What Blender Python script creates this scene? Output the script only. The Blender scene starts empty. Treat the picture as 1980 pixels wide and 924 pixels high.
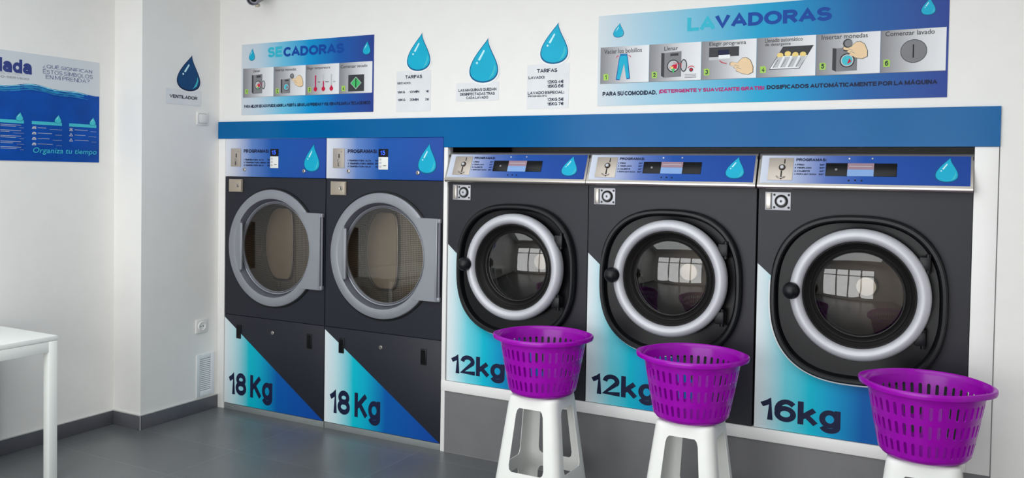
import bpy, bmesh, math
from mathutils import Vector, Matrix
S = bpy.context.scene
COL = S.collection
PI = math.pi

# ------------------------------------------------------------------ camera, world, light, exposure
cam_data = bpy.data.cameras.new('camera')
cam = bpy.data.objects.new('camera', cam_data); COL.objects.link(cam)
YAW, PITCH, ROLL = 0.48867, -0.02492, 0.01581
F_ = Vector((-math.sin(YAW) * math.cos(PITCH), math.cos(YAW) * math.cos(PITCH), math.sin(PITCH)))
R0 = Vector((math.cos(YAW), math.sin(YAW), 0)); U0 = R0.cross(F_)
R_ = math.cos(ROLL) * R0 + math.sin(ROLL) * U0; U_ = -math.sin(ROLL) * R0 + math.cos(ROLL) * U0
cam.matrix_world = Matrix(((R_.x, U_.x, -F_.x, 4.4007), (R_.y, U_.y, -F_.y, -4.0987), (R_.z, U_.z, -F_.z, 1.5949), (0, 0, 0, 1)))
cam_data.sensor_width = 36.0; cam_data.lens = 36.0 * 1643.27 / 1980.0
cam_data.shift_y = -84.39 / 1980.0
cam_data.clip_start = 0.02; cam_data.clip_end = 100
S.camera = cam

w = bpy.data.worlds.new('world'); S.world = w; w.use_nodes = True
w.node_tree.nodes['Background'].inputs[0].default_value = (0.80, 0.90, 1.0, 1)
w.node_tree.nodes['Background'].inputs[1].default_value = 0.9

def area(name, loc, rot, sx, sy, watts, col):
    l = bpy.data.lights.new(name, 'AREA'); l.shape = 'RECTANGLE'; l.size = sx; l.size_y = sy
    l.energy = watts; l.color = col
    o = bpy.data.objects.new(name, l); COL.objects.link(o); o.location = loc; o.rotation_euler = rot
    return o
# daylight standing outside the shopfront
area('shopfront_daylight', (2.35, -5.45, 1.45), (PI / 2, 0, 0), 4.9, 2.7, 200, (1.0, 0.975, 0.955))

area('added_ceiling_fill', (2.7, -2.7, 2.97), (0, 0, 0), 4.6, 2.8, 86, (0.95, 1.0, 1.0))  # added soft fill lamp below the ceiling, without a fitting, to brighten the room

S.view_settings.view_transform = 'Standard'; S.view_settings.look = 'None'
S.view_settings.exposure = 0.0; S.view_settings.gamma = 1.0
S.view_settings.use_curve_mapping = False
S.cycles.max_bounces = 10; S.cycles.diffuse_bounces = 5; S.cycles.glossy_bounces = 5
S.cycles.transparent_max_bounces = 12; S.cycles.caustics_reflective = False; S.cycles.caustics_refractive = False
S.cycles.use_denoising = True

# ------------------------------------------------------------------ materials
def lin(c):
    r = []
    for x in c:
        x /= 255.0
        r.append(x / 12.92 if x <= 0.04045 else ((x + 0.055) / 1.055) ** 2.4)
    return tuple(r) + (1.0,)

def new_mat(name):
    m = bpy.data.materials.new(name); m.use_nodes = True
    nt = m.node_tree
    return m, nt, nt.nodes['Principled BSDF']

def mat(name, rgb, rough=0.5, metal=0.0, var=0.04, scale=9.0, bump=0.0, bscale=120.0, stretch=None, spec=0.5, coat=0.0):
    """plain procedural surface: colour with a slight noise, optional fine bump"""
    if name.startswith('print'): spec = 0.2
    m, nt, b = new_mat(name)
    N = nt.nodes; L = nt.links
    tc = N.new('ShaderNodeTexCoord'); src = tc.outputs['Object']
    if stretch:
        mp = N.new('ShaderNodeMapping'); mp.inputs['Scale'].default_value = stretch
        L.new(src, mp.inputs[0]); src = mp.outputs[0]
    nz = N.new('ShaderNodeTexNoise'); nz.inputs['Scale'].default_value = scale; nz.inputs['Detail'].default_value = 4
    L.new(src, nz.inputs['Vector'])
    rp = N.new('ShaderNodeValToRGB'); c = lin(rgb)
    rp.color_ramp.elements[0].position = 0.3; rp.color_ramp.elements[1].position = 0.7
    rp.color_ramp.elements[0].color = tuple(x * (1 - var) for x in c[:3]) + (1,)
    rp.color_ramp.elements[1].color = tuple(min(1, x * (1 + var)) for x in c[:3]) + (1,)
    L.new(nz.outputs['Fac'], rp.inputs[0]); L.new(rp.outputs[0], b.inputs['Base Color'])
    b.inputs['Roughness'].default_value = rough; b.inputs['Metallic'].default_value = metal
    b.inputs['Specular IOR Level'].default_value = spec
    if coat: b.inputs['Coat Weight'].default_value = coat; b.inputs['Coat Roughness'].default_value = 0.08
    if bump:
        n2 = N.new('ShaderNodeTexNoise'); n2.inputs['Scale'].default_value = bscale; L.new(src, n2.inputs['Vector'])
        bp = N.new('ShaderNodeBump'); bp.inputs['Strength'].default_value = bump; bp.inputs['Distance'].default_value = 0.002
        L.new(n2.outputs['Fac'], bp.inputs['Height']); L.new(bp.outputs[0], b.inputs['Normal'])
    return m

def grad(name, stops, width, rough=0.5, spec=0.22):
    """printed left-to-right colour blend, along the object's own x"""
    m, nt, b = new_mat(name); N = nt.nodes; L = nt.links
    tc = N.new('ShaderNodeTexCoord'); sp = N.new('ShaderNodeSeparateXYZ'); L.new(tc.outputs['Object'], sp.inputs[0])
    mr = N.new('ShaderNodeMath'); mr.operation = 'DIVIDE'; mr.inputs[1].default_value = width; L.new(sp.outputs[0], mr.inputs[0])
    rp = N.new('ShaderNodeValToRGB'); e = rp.color_ramp.elements
    while len(e) < len(stops): e.new(0.5)
    for k, (p, c) in enumerate(stops):
        e[k].position = p; e[k].color = lin(c)
    L.new(mr.outputs[0], rp.inputs[0]); L.new(rp.outputs[0], b.inputs['Base Color'])
    b.inputs['Roughness'].default_value = rough; b.inputs['Specular IOR Level'].default_value = spec
    return m

def glass_mat(name, tint, refl=0.06, rough=0.0):
    m, nt, b = new_mat(name); N = nt.nodes; L = nt.links
    N.remove(b)
    t = N.new('ShaderNodeBsdfTransparent'); t.inputs[0].default_value = tint
    g = N.new('ShaderNodeBsdfGlossy'); g.inputs['Roughness'].default_value = rough
    f = N.new('ShaderNodeFresnel'); f.inputs['IOR'].default_value = 1.5
    a = N.new('ShaderNodeMath'); a.operation = 'ADD'; a.inputs[1].default_value = refl; L.new(f.outputs[0], a.inputs[0])
    x = N.new('ShaderNodeMixShader'); L.new(a.outputs[0], x.inputs[0]); L.new(t.outputs[0], x.inputs[1]); L.new(g.outputs[0], x.inputs[2])
    L.new(x.outputs[0], N['Material Output'].inputs[0])
    return m

def emit_mat(name, rgb, strength):
    m, nt, b = new_mat(name)
    b.inputs['Base Color'].default_value = lin(rgb); b.inputs['Emission Color'].default_value = lin(rgb)
    b.inputs['Emission Strength'].default_value = strength
    return m

def tile_mat(name, rgb, rough, tw, th, vertical=False, off=(0, 0, 0)):
    """large stoneware tiles: cloudy grey with thin joints"""
    m, nt, b = new_mat(name); N = nt.nodes; L = nt.links
    tc = N.new('ShaderNodeTexCoord'); mp = N.new('ShaderNodeMapping'); L.new(tc.outputs['Object'], mp.inputs[0])
    mp.inputs['Location'].default_value = off
    if vertical: mp.inputs['Rotation'].default_value = (-PI / 2, 0, 0)
    br = N.new('ShaderNodeTexBrick'); br.offset = 0.0; L.new(mp.outputs[0], br.inputs['Vector'])
    br.inputs['Scale'].default_value = 1.0; br.inputs['Brick Width'].default_value = tw; br.inputs['Row Height'].default_value = th
    br.inputs['Mortar Size'].default_value = 0.003; br.inputs['Mortar Smooth'].default_value = 0.3
    c = lin(rgb)
    br.inputs['Color1'].default_value = c; br.inputs['Color2'].default_value = tuple(x * 0.93 for x in c[:3]) + (1,)
    br.inputs['Mortar'].default_value = tuple(x * 1.4 for x in c[:3]) + (1,)
    nz = N.new('ShaderNodeTexNoise'); nz.inputs['Scale'].default_value = 2.2; nz.inputs['Detail'].default_value = 6; nz.inputs['Distortion'].default_value = 0.2
    L.new(tc.outputs['Object'], nz.inputs['Vector'])
    rp = N.new('ShaderNodeValToRGB'); rp.color_ramp.elements[0].position = 0.3; rp.color_ramp.elements[1].position = 0.72
    rp.color_ramp.elements[0].color = (0.86, 0.86, 0.87, 1); rp.color_ramp.elements[1].color = (1.12, 1.12, 1.12, 1)
    L.new(nz.outputs['Fac'], rp.inputs[0])
    mx = N.new('ShaderNodeMix'); mx.data_type = 'RGBA'; mx.blend_type = 'MULTIPLY'; mx.inputs[0].default_value = 1.0
    L.new(br.outputs['Color'], mx.inputs[6]); L.new(rp.outputs[0], mx.inputs[7]); L.new(mx.outputs[2], b.inputs['Base Color'])
    r2 = N.new('ShaderNodeMapRange'); r2.inputs[3].default_value = rough - 0.02; r2.inputs[4].default_value = rough + 0.04
    L.new(nz.outputs['Fac'], r2.inputs[0]); L.new(r2.outputs[0], b.inputs['Roughness'])
    return m

def perforated(name, rgb):
    """drum steel with rows of small dark holes"""
    m, nt, b = new_mat(name); N = nt.nodes; L = nt.links
    tc = N.new('ShaderNodeTexCoord'); mp = N.new('ShaderNodeMapping'); L.new(tc.outputs['UV'], mp.inputs[0])
    vo = N.new('ShaderNodeTexVoronoi'); vo.inputs['Scale'].default_value = 1.0; vo.inputs['Randomness'].default_value = 0.0
    mp.inputs['Scale'].default_value = (190, 45, 1); L.new(mp.outputs[0], vo.inputs['Vector'])
    rp = N.new('ShaderNodeValToRGB'); rp.color_ramp.elements[0].position = 0.26; rp.color_ramp.elements[1].position = 0.32
    rp.color_ramp.elements[0].color = (0.004, 0.004, 0.004, 1); rp.color_ramp.elements[1].color = lin(rgb)
    L.new(vo.outputs['Distance'], rp.inputs[0]); L.new(rp.outputs[0], b.inputs['Base Color'])
    b.inputs['Metallic'].default_value = 0.6; b.inputs['Roughness'].default_value = 0.35
    return m

WALL = mat('wall_paint', (238, 236, 233), 0.75, var=0.012, bump=0.12, bscale=220)
CEIL = mat('ceiling_paint', (240, 240, 240), 0.8, var=0.01)
TRIMW = mat('white_lacquered_board', (240, 238, 236), 0.45, var=0.01)
FLOOR = tile_mat('floor_tile', (104, 106, 108), 0.3, 0.9, 0.45, off=(0.12, 0.15, 0))
PLINTH = tile_mat('plinth_tile', (118, 117, 118), 0.4, 0.9, 0.62, True, off=(0.3, 0, 0.1))
SKIRT = mat('skirting_tile', (92, 92, 98), 0.4, var=0.08)
GROUT = mat('grout', (190, 190, 188), 0.8)
BLUE = mat('fascia_blue', (0, 96, 158), 0.18, var=0.03, scale=3, spec=0.15)
BODY = mat('dark_enamel', (35, 35, 43), 0.45, var=0.06, scale=60, spec=.35)
BODYD = mat('dryer_enamel', (33, 35, 45), 0.45, var=0.06, scale=60, spec=.35)
BLACK = mat('black_plastic', (14, 15, 19), 0.4, var=0.08, spec=.35)
BLACKG = mat('black_gloss_plastic', (9, 9, 13), 0.3, var=0.08, spec=.25)
RUBBER = mat('black_rubber', (24, 22, 22), 0.5, var=0.1)
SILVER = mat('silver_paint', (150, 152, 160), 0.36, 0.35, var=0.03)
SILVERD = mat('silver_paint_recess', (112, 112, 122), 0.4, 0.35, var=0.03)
CHROME = mat('ring_satin_metal', (196, 196, 203), 0.46, 0.25, var=0.02)
STEEL = mat('brushed_steel', (182, 176, 170), 0.3, 0.85, var=0.06, scale=6, stretch=(1, 40, 60))
PLATE = mat('coin_plate_steel', (186, 176, 166), 0.42, 0.45, var=0.05)
BRASSY = mat('beige_metal', (184, 172, 156), 0.42, 0.4, var=0.04)
DRUM = mat('drum_steel', (112, 104, 98), 0.34, 0.7, var=0.1, scale=14)
TUB = mat('tub_dark', (70, 62, 56), 0.4, 0.6, var=0.2)
PERF = perforated('perforated_drum', (176, 166, 150))
BACKP = mat('drum_back', (186, 170, 148), 0.38, 0.3, var=0.1, scale=4)
GLASS = glass_mat('door_glass', (0.80, 0.77, 0.74, 1), 0.05)
GLASSD = glass_mat('dryer_glass', (0.74, 0.71, 0.68, 1), 0.04)
WGLASS = glass_mat('window_glass', (0.97, 0.98, 0.98, 1), 0.0)
ALU = mat('window_aluminium', (225, 226, 228), 0.45, var=0.02)
PURPLE = mat('purple_plastic', (154, 0, 170), 0.26, var=0.05, scale=30, spec=0.35)
PLASTW = mat('white_plastic', (236, 236, 232), 0.42, var=0.015)
SWITCH = mat('switch_plastic', (236, 233, 230), 0.35, var=0.01)
DARK = mat('dark_hole', (20, 20, 22), 0.8)
KICK = mat('kick_strip_grey', (128, 134, 134), 0.5, var=0.04)
GRILLE = mat('grille_paint', (226, 229, 232), 0.45, var=0.01)
TABLEW = mat('table_white', (250, 253, 248), 0.4, var=0.01)
NAVY = mat('print_navy', (24, 30, 62), 0.5)
PBLUE = mat('print_blue', (10, 70, 158), 0.45)
PCYAN = mat('print_cyan', (52, 182, 206), 0.45)
DROPC = mat('print_drop_cyan', (20, 172, 206), 0.4)
DROPD = mat('print_drop_dark', (10, 92, 136), 0.4)
DROPL = mat('print_drop_light', (196, 240, 248), 0.4)
DROPN = mat('print_drop_navy', (22, 72, 120), 0.4)
PWHITE = mat('print_white', (236, 238, 240), 0.5)
PCARD = mat('print_card', (226, 227, 230), 0.5)
PGREYD = mat('print_dark_grey', (62, 62, 66), 0.5)
PGREY = mat('print_grey', (128, 128, 132), 0.5)
PLGREY = mat('print_light_grey', (192, 194, 198), 0.5)
PBLACK = mat('print_black', (22, 22, 28), 0.5)
PRED = mat('print_red', (200, 22, 60), 0.5)
PMAG = mat('print_magenta', (176, 30, 110), 0.5)
PGREEN = mat('print_green', (70, 186, 106), 0.5)
PLIME = mat('print_lime', (166, 208, 92), 0.5)
PSKIN = mat('print_skin', (236, 206, 166), 0.5)
PYELL = mat('print_yellow', (238, 210, 130), 0.5)
PTEAL = mat('print_teal', (70, 190, 205), 0.5)
PINK = mat('print_ink_blue', (52, 66, 130), 0.5)
PSEA = mat('print_sea', (8, 74, 164), 0.4, var=0.18, scale=7)
PFOAM = mat('print_foam', (120, 200, 220), 0.4, var=0.2, scale=30)
PWAVE = mat('print_wave', (40, 130, 180), 0.4, var=0.3, scale=24)
LCD1 = mat('lcd_mauve', (150, 118, 132), 0.25)
LCD2 = mat('lcd_blue', (122, 160, 214), 0.25)
LED = emit_mat('led_blue', (40, 90, 255), 2.0)

# ------------------------------------------------------------------ mesh collector
class M:
    def __init__(s, merge=False): s.v = []; s.f = []; s.mi = []; s.ms = []; s.flatf = set(); s.merge = merge; s.cnt = 0
    def slot(s, m):
        if m not in s.ms: s.ms.append(m)
        return s.ms.index(m)
    def add(s, vs, fs, m):
        o = len(s.v); k = s.slot(m); s.v += [tuple(p) for p in vs]
        for q in fs: s.f.append([i + o for i in q]); s.mi.append(k)
        return s
    def box(s, x0, x1, y0, y1, z0, z1, m, bev=0.0, seg=2):
        bm = bmesh.new(); bmesh.ops.create_cube(bm, size=1)
        for v in bm.verts:
            v.co = Vector(((x0 + x1) / 2 + v.co.x * (x1 - x0), (y0 + y1) / 2 + v.co.y * (y1 - y0), (z0 + z1) / 2 + v.co.z * (z1 - z0)))
        if bev: bmesh.ops.bevel(bm, geom=bm.edges[:], offset=bev, segments=seg, affect='EDGES', profile=0.5)
        bm.verts.index_update()
        n0 = len(s.f)
        s.add([v.co[:] for v in bm.verts], [[v.index for v in f.verts] for f in bm.faces], m); bm.free()
        if bev < .0055: s.flatf |= set(range(n0, len(s.f)))
        return s
    def loops(s, ls, m, close=True, cap0=False, cap1=False):
        n = len(ls[0]); vs = [p for l in ls for p in l]; fs = []
        for k in range(len(ls) - 1):
            for i in range(n if close else n - 1):
                j = (i + 1) % n
                fs.append([k * n + i, k * n + j, (k + 1) * n + j, (k + 1) * n + i])
        if cap0: fs.append(list(range(n))[::-1])
        if cap1: fs.append([(len(ls) - 1) * n + i for i in range(n)])
        return s.add(vs, fs, m)
    def lathe(s, prof, cx, cz, m, n=96, cap=False):      # around an axis along y; profile of (radius, y)
        ls = [[(cx + r * math.cos(2 * PI * i / n), y, cz + r * math.sin(2 * PI * i / n)) for i in range(n)] for r, y in prof]
        return s.loops(ls, m, True, False, cap)
    def prism(s, pts, y0, y1, m):                         # outline in xz, between y0 (front) and y1
        n = len(pts); vs = [(x, y0, z) for x, z in pts] + [(x, y1, z) for x, z in pts]
        fs = [list(range(n)), list(range(n, 2 * n))[::-1]] + [[i, i + n, (i + 1) % n + n, (i + 1) % n] for i in range(n)]
        return s.add(vs, fs, m)
    def flat(s, pts, m, layer=0):                         # printed shape: outline in xz, layered forward
        y = -0.0004 * layer - s.step()
        return s.add([(x, y, z) for x, z in pts], [list(range(len(pts)))], m)
    def step(s): s.cnt += 1; return 0.000004 * (s.cnt % 95)
    def rect(s, x0, x1, z0, z1, m, layer=0): return s.flat([(x0, z0), (x1, z0), (x1, z1), (x0, z1)], m, layer)
    def disc(s, cx, cz, r, m, layer=0, rz=None, n=28):
        rz = rz or r
        return s.flat([(cx + r * math.cos(2 * PI * i / n), cz + rz * math.sin(2 * PI * i / n)) for i in range(n)], m, layer)
    def line(s, pts, wd, m, layer=0):                     # printed stroke
        for (a, b), (c, d) in zip(pts, pts[1:]):
            L = math.hypot(c - a, d - b) or 1; nx, nz = -(d - b) / L * wd / 2, (c - a) / L * wd / 2
            s.flat([(a - nx, b - nz), (c - nx, d - nz), (c + nx, d + nz), (a + nx, b + nz)], m, layer)
        return s
    def text(s, t, x0, x1, z0, z1, m, layer=1, bold=0.02):
        vs, fs = glyphs(t, bold)
        ax = min(v[0] for v in vs); bx = max(v[0] for v in vs); az = min(v[1] for v in vs); bz = max(v[1] for v in vs)
        y = -0.0004 * layer
        return s.add([(x0 + (v[0] - ax) / (bx - ax) * (x1 - x0), y - (v[2] if len(v) > 2 else 0), z0 + (v[1] - az) / (bz - az) * (z1 - z0)) for v in vs], fs, m)
    def tube(s, pts, r, m, n=10):
        ls = []; P = [Vector(p) for p in pts]
        for i, p in enumerate(P):
            d = (P[min(i + 1, len(P) - 1)] - P[max(i - 1, 0)]).normalized()
            a = d.cross(Vector((0, 1, 0.01)) if abs(d.y) < 0.9 else Vector((1, 0, 0))).normalized(); b = d.cross(a)
            ls.append([tuple(p + r * (math.cos(2 * PI * k / n) * a + math.sin(2 * PI * k / n) * b)) for k in range(n)])
        return s.loops(ls, m, True, True, True)
    def ball(s, c, r, m, n=28, sy=1.0):
        ls = []
        for i in range(1, n // 2):
            a = PI * i / (n // 2)
            ls.append([(c[0] + r * math.sin(a) * math.cos(2 * PI * k / n), c[1] - r * sy * math.cos(a), c[2] + r * math.sin(a) * math.sin(2 * PI * k / n)) for k in range(n)])
        return s.loops(ls, m, True, True, True)
    def build(s, name, parent=None, loc=(0, 0, 0), rot=(0, 0, 0), sharp=35.0):
        me = bpy.data.meshes.new(name); me.from_pydata(s.v, [], s.f)
        for m in s.ms: me.materials.append(m)
        me.polygons.foreach_set('material_index', s.mi)
        bm = bmesh.new(); bm.from_mesh(me)
        if s.merge: bmesh.ops.remove_doubles(bm, verts=bm.verts[:], dist=1e-5)
        bmesh.ops.recalc_face_normals(bm, faces=bm.faces[:]) if s.recalc else None
        bm.to_mesh(me); bm.free()
        me.polygons.foreach_set('use_smooth', [k not in s.flatf for k in range(len(me.polygons))])
        me.set_sharp_from_angle(angle=math.radians(sharp))
        o = bpy.data.objects.new(name, me); COL.objects.link(o)
        o.location = loc; o.rotation_euler = rot
        if parent: o.parent = parent
        if s.front and me.polygons[0].normal.y > 0: me.flip_normals()
        return o
    front = False
    recalc = True

class Pr(M):            # printed sheets: keep every face as drawn
    recalc = False

_gl = {}
# ---- a plain bold sans drawn with pen strokes (cap height 1)
def el(cx, cy, rx, ry, a0, a1, n=None):
    n = n or max(4, int(abs(a1 - a0) / 15))
    return [(cx + rx * math.cos(math.radians(a0 + (a1 - a0) * i / n)), cy + ry * math.sin(math.radians(a0 + (a1 - a0) * i / n))) for i in range(n + 1)]
def oo(cx, cy, rx, ry): return el(cx, cy, rx, ry, 0, 360, 24)[:-1] + ['c']
SF = {
 'A': [[(0, 0), (.37, 1), (.74, 0)], [(.13, .3), (.61, .3)]],
 'B': [[(0, 0), (0, 1), (.30, 1)] + el(.30, .755, .25, .245, 75, -75) + [(.30, .51), (0, .51)], [(.3, .51)] + el(.33, .255, .27, .255, 75, -75) + [(.33, 0), (0, 0)]],
 'C': [el(.38, .5, .38, .5, 48, 312)], 'D': [[(0, 0), (0, 1), (.26, 1)] + el(.26, .5, .40, .5, 75, -75) + [(.26, 0), 'c']],
 'E': [[(.54, 1), (0, 1), (0, 0), (.56, 0)], [(0, .52), (.5, .52)]], 'F': [[(.54, 1), (0, 1), (0, 0)], [(0, .5), (.46, .5)]],
 'G': [el(.39, .5, .39, .5, 48, 300) + [(.72, .16), (.72, .45), (.42, .45)]], 'H': [[(0, 0), (0, 1)], [(.6, 0), (.6, 1)], [(0, .52), (.6, .52)]],
 'I': [[(0, 0), (0, 1)]], 'J': [[(.42, 1), (.42, .25)] + el(.21, .23, .21, .23, 0, -170)], 'K': [[(0, 0), (0, 1)], [(.57, 1), (.02, .38)], [(.2, .58), (.6, 0)]],
 'L': [[(0, 1), (0, 0), (.52, 0)]], 'M': [[(0, 0), (0, 1)], [(.03, 1), (.39, .06), (.75, 1)], [(.78, 1), (.78, 0)]], 'N': [[(0, 0), (0, 1)], [(.02, 1), (.58, 0)], [(.6, 0), (.6, 1)]],
 'O': [oo(.41, .5, .41, .5)], 'P': [[(0, 0), (0, 1), (.32, 1)] + el(.32, .72, .27, .28, 75, -75) + [(.32, .44), (0, .44)]],
 'Q': [oo(.41, .5, .41, .5), [(.5, .24), (.8, -.04)]], 'R': [[(0, 0), (0, 1), (.34, 1)] + el(.34, .74, .26, .26, 75, -75) + [(.34, .48), (0, .48)], [(.32, .46), (.62, 0)]],
 'S': [el(.31, .75, .28, .25, 30, 255) + el(.31, .26, .31, .26, 75, -155)], 'T': [[(0, 1), (.62, 1)], [(.31, 1), (.31, 0)]],
 'U': [[(0, 1), (0, .31)] + el(.3, .31, .3, .31, 195, 345) + [(.6, .31), (.6, 1)]], 'V': [[(0, 1), (.35, 0), (.7, 1)]], 'X': [[(0, 0), (.62, 1)], [(0, 1), (.62, 0)]],
 'Y': [[(0, 1), (.33, .42), (.66, 1)], [(.33, .42), (.33, 0)]], 'Z': [[(.02, 1), (.56, 1), (0, 0), (.58, 0)]],
 '0': [oo(.28, .5, .28, .5)], '1': [[(0, .72), (.2, .86), (.27, 1), (.27, 0)]], '2': [el(.28, .72, .27, .28, 172, -25) + [(.0, 0), (.57, 0)]],
 '3': [el(.27, .755, .25, .245, 160, -80), el(.27, .265, .29, .265, 80, -160)], '4': [[(.43, 0), (.43, 1), (0, .28), (.6, .28)]],
 '5': [[(.5, 1), (.1, 1), (.05, .5)] + el(.27, .33, .29, .33, 125, -155)], '6': [oo(.29, .31, .29, .31), el(.33, .5, .33, .5, 48, 195)],
 '7': [[(0, 1), (.56, 1), (.2, 0)]], '8': [oo(.29, .76, .25, .24), oo(.29, .27, .29, .27)], '9': [oo(.28, .69, .28, .31), el(.24, .5, .32, .5, 15, -135)],
 ':': [[(0, .06), (0, .1)], [(0, .62), (0, .66)]], ',': [[(0, .06), (-.05, -.1)]], '.': [[(0, .02), (0, .06)]], '!': [[(0, 1), (0, .36)], [(0, .02), (0, .06)]], '¡': [[(0, -.3), (0, .36)], [(0, .7), (0, .74)]],
 '(': [el(.3, .4, .3, .66, 130, 230)], ')': [el(-.1, .4, .3, .66, 50, -50)], 'º': [oo(.12, .84, .12, .14)], '-': [[(0, .42), (.28, .42)]],
 '?': [el(.25, .76, .25, .24, 170, -60) + [(.25, .45), (.25, .34)], [(.25, .02), (.25, .06)]], '¿': [[(.25, .7), (.25, .74)], [(.25, .42), (.25, .3)] + el(.25, 0, .25, .24, 120, 350)],
 '€': [el(.42, .5, .34, .5, 50, 310), [(0, .6), (.56, .6)], [(0, .4), (.52, .4)]], '&': [[(.7, 0), (.15, .72)] + el(.31, .79, .17, .2, 190, -20) + [(.1, .36)] + el(.28, .23, .25, .23, 150, 340) + [(.68, .45)]],
 'k': [[(0, 0), (0, 1)], [(.45, .7), (.02, .24)], [(.17, .42), (.5, 0)]],
 'g': [oo(.26, .36, .26, .36), [(.53, .72), (.53, -.06)] + el(.27, -.05, .26, .23, -15, -160)],
 'l': [[(0, 0), (0, 1)]], 'd': [oo(.26, .35, .26, .35), [(.54, 1), (.54, 0)]], 'a': [el(.25, .5, .24, .22, 160, 10) + [(.5, .42), (.5, 0)], oo(.22, .2, .22, .2)],
}
for a_, b_, c_ in (('Á', 'A', .37), ('É', 'E', .28), ('Í', 'I', 0)): SF[a_] = SF[b_] + [[(c_ - .02, 1.2), (c_ + .08, 1.3)]]
def stroke_text(t, pen):
    vs, fs, X, q = [], [], 0.0, 0
    for ch in t:
        if ch == ' ': X += .24; continue
        gl = SF[ch]; pts = [p for st in gl for p in st if p != 'c']
        x0 = min(p[0] for p in pts); x1 = max(p[0] for p in pts)
        for st in gl:
            closed = st[-1] == 'c'; P = [((p[0] - x0) + X, p[1] * (1 - pen) + pen / 2) for p in st if p != 'c']
            Q = [P[0]]
            for p in P[1:]:
                if math.hypot(p[0] - Q[-1][0], p[1] - Q[-1][1]) > 1e-4: Q.append(p)
            P = Q; n = len(P); h = pen / 2
            if not closed:                                   # square caps
                for e, i in ((0, 1), (n - 1, n - 2)):
                    dx, dy = P[e][0] - P[i][0], P[e][1] - P[i][1]; L = math.hypot(dx, dy); k = h if abs(dx) < 1e-6 or abs(dy) < 1e-6 else h * .45
                    P[e] = (P[e][0] + dx / L * k, P[e][1] + dy / L * k)
            o = len(vs); q += 1; dy_ = 0.00005 * (q % 7)
            for i in range(n):
                a = P[i - 1] if (i or closed) else None; c = P[(i + 1) % n] if (i < n - 1 or closed) else None; b = P[i]
                def nr(p, q):
                    dx, dy = q[0] - p[0], q[1] - p[1]; L = math.hypot(dx, dy) or 1; return (-dy / L, dx / L)
                n1 = nr(a, b) if a else nr(b, c); n2 = nr(b, c) if c else n1
                mx, my = n1[0] + n2[0], n1[1] + n2[1]; L2 = mx * mx + my * my
                k = min(2 / L2 if L2 > 1e-6 else 4, 1.9); mx *= k; my *= k
                d_ = dy_ + .00004 * i / n; vs.append((b[0] + mx * h, b[1] + my * h, d_)); vs.append((b[0] - mx * h, b[1] - my * h, d_))
            for i in range(n if closed else n - 1):
                j = (i + 1) % n; fs.append([o + 2 * i, o + 2 * i + 1, o + 2 * j + 1, o + 2 * j])
        X += (x1 - x0) + pen + (.055 if pen > .15 else .13)
    return vs, fs
def glyphs(t, bold):
    key = (t, bold)
    if key not in _gl and all(c == ' ' or c in SF for c in t): _gl[key] = stroke_text(t, .25 if bold >= .03 else .21 if bold >= .02 else .12 if bold > .005 else .09)
    if key not in _gl:
        c = bpy.data.curves.new('lettering', 'FONT'); c.body = t; c.offset = bold; c.resolution_u = 3; c.fill_mode = 'FRONT'
        o = bpy.data.objects.new('lettering', c); COL.objects.link(o)
        dg = bpy.context.evaluated_depsgraph_get(); dg.update()
        me = bpy.data.meshes.new_from_object(o.evaluated_get(dg))
        _gl[key] = ([(v.co.x, v.co.y) for v in me.vertices], [list(p.vertices) for p in me.polygons])
        bpy.data.objects.remove(o); bpy.data.curves.remove(c); bpy.data.meshes.remove(me)
    return _gl[key]

def thing(name, label, cat, loc=(0, 0, 0), rotz=0.0, group=None):
    o = bpy.data.objects.new(name, None); COL.objects.link(o); o.location = loc; o.rotation_euler = (0, 0, rotz)
    o.empty_display_size = 0.05
    return tag(o, label, cat, group)
def tag(o, label, cat, group=None):
    o['label'] = label; o['category'] = cat
    if group: o['group'] = group
    return o
def struct(o): o['kind'] = 'structure'; return o
def dup(root, loc, label, rotz=None, group=None):
    def cp(o, par):
        c = o.copy(); COL.objects.link(c); c.parent = par
        for ch in kids.get(o.name, []): cp(ch, c)
        return c
    kids = {}
    for o in list(COL.objects):
        if o.parent: kids.setdefault(o.parent.name, []).append(o)
    r = cp(root, None); r.location = loc; r['label'] = label
    if rotz is not None: r.rotation_euler = (0, 0, rotz)
    if group: r['group'] = group
    return r

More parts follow.
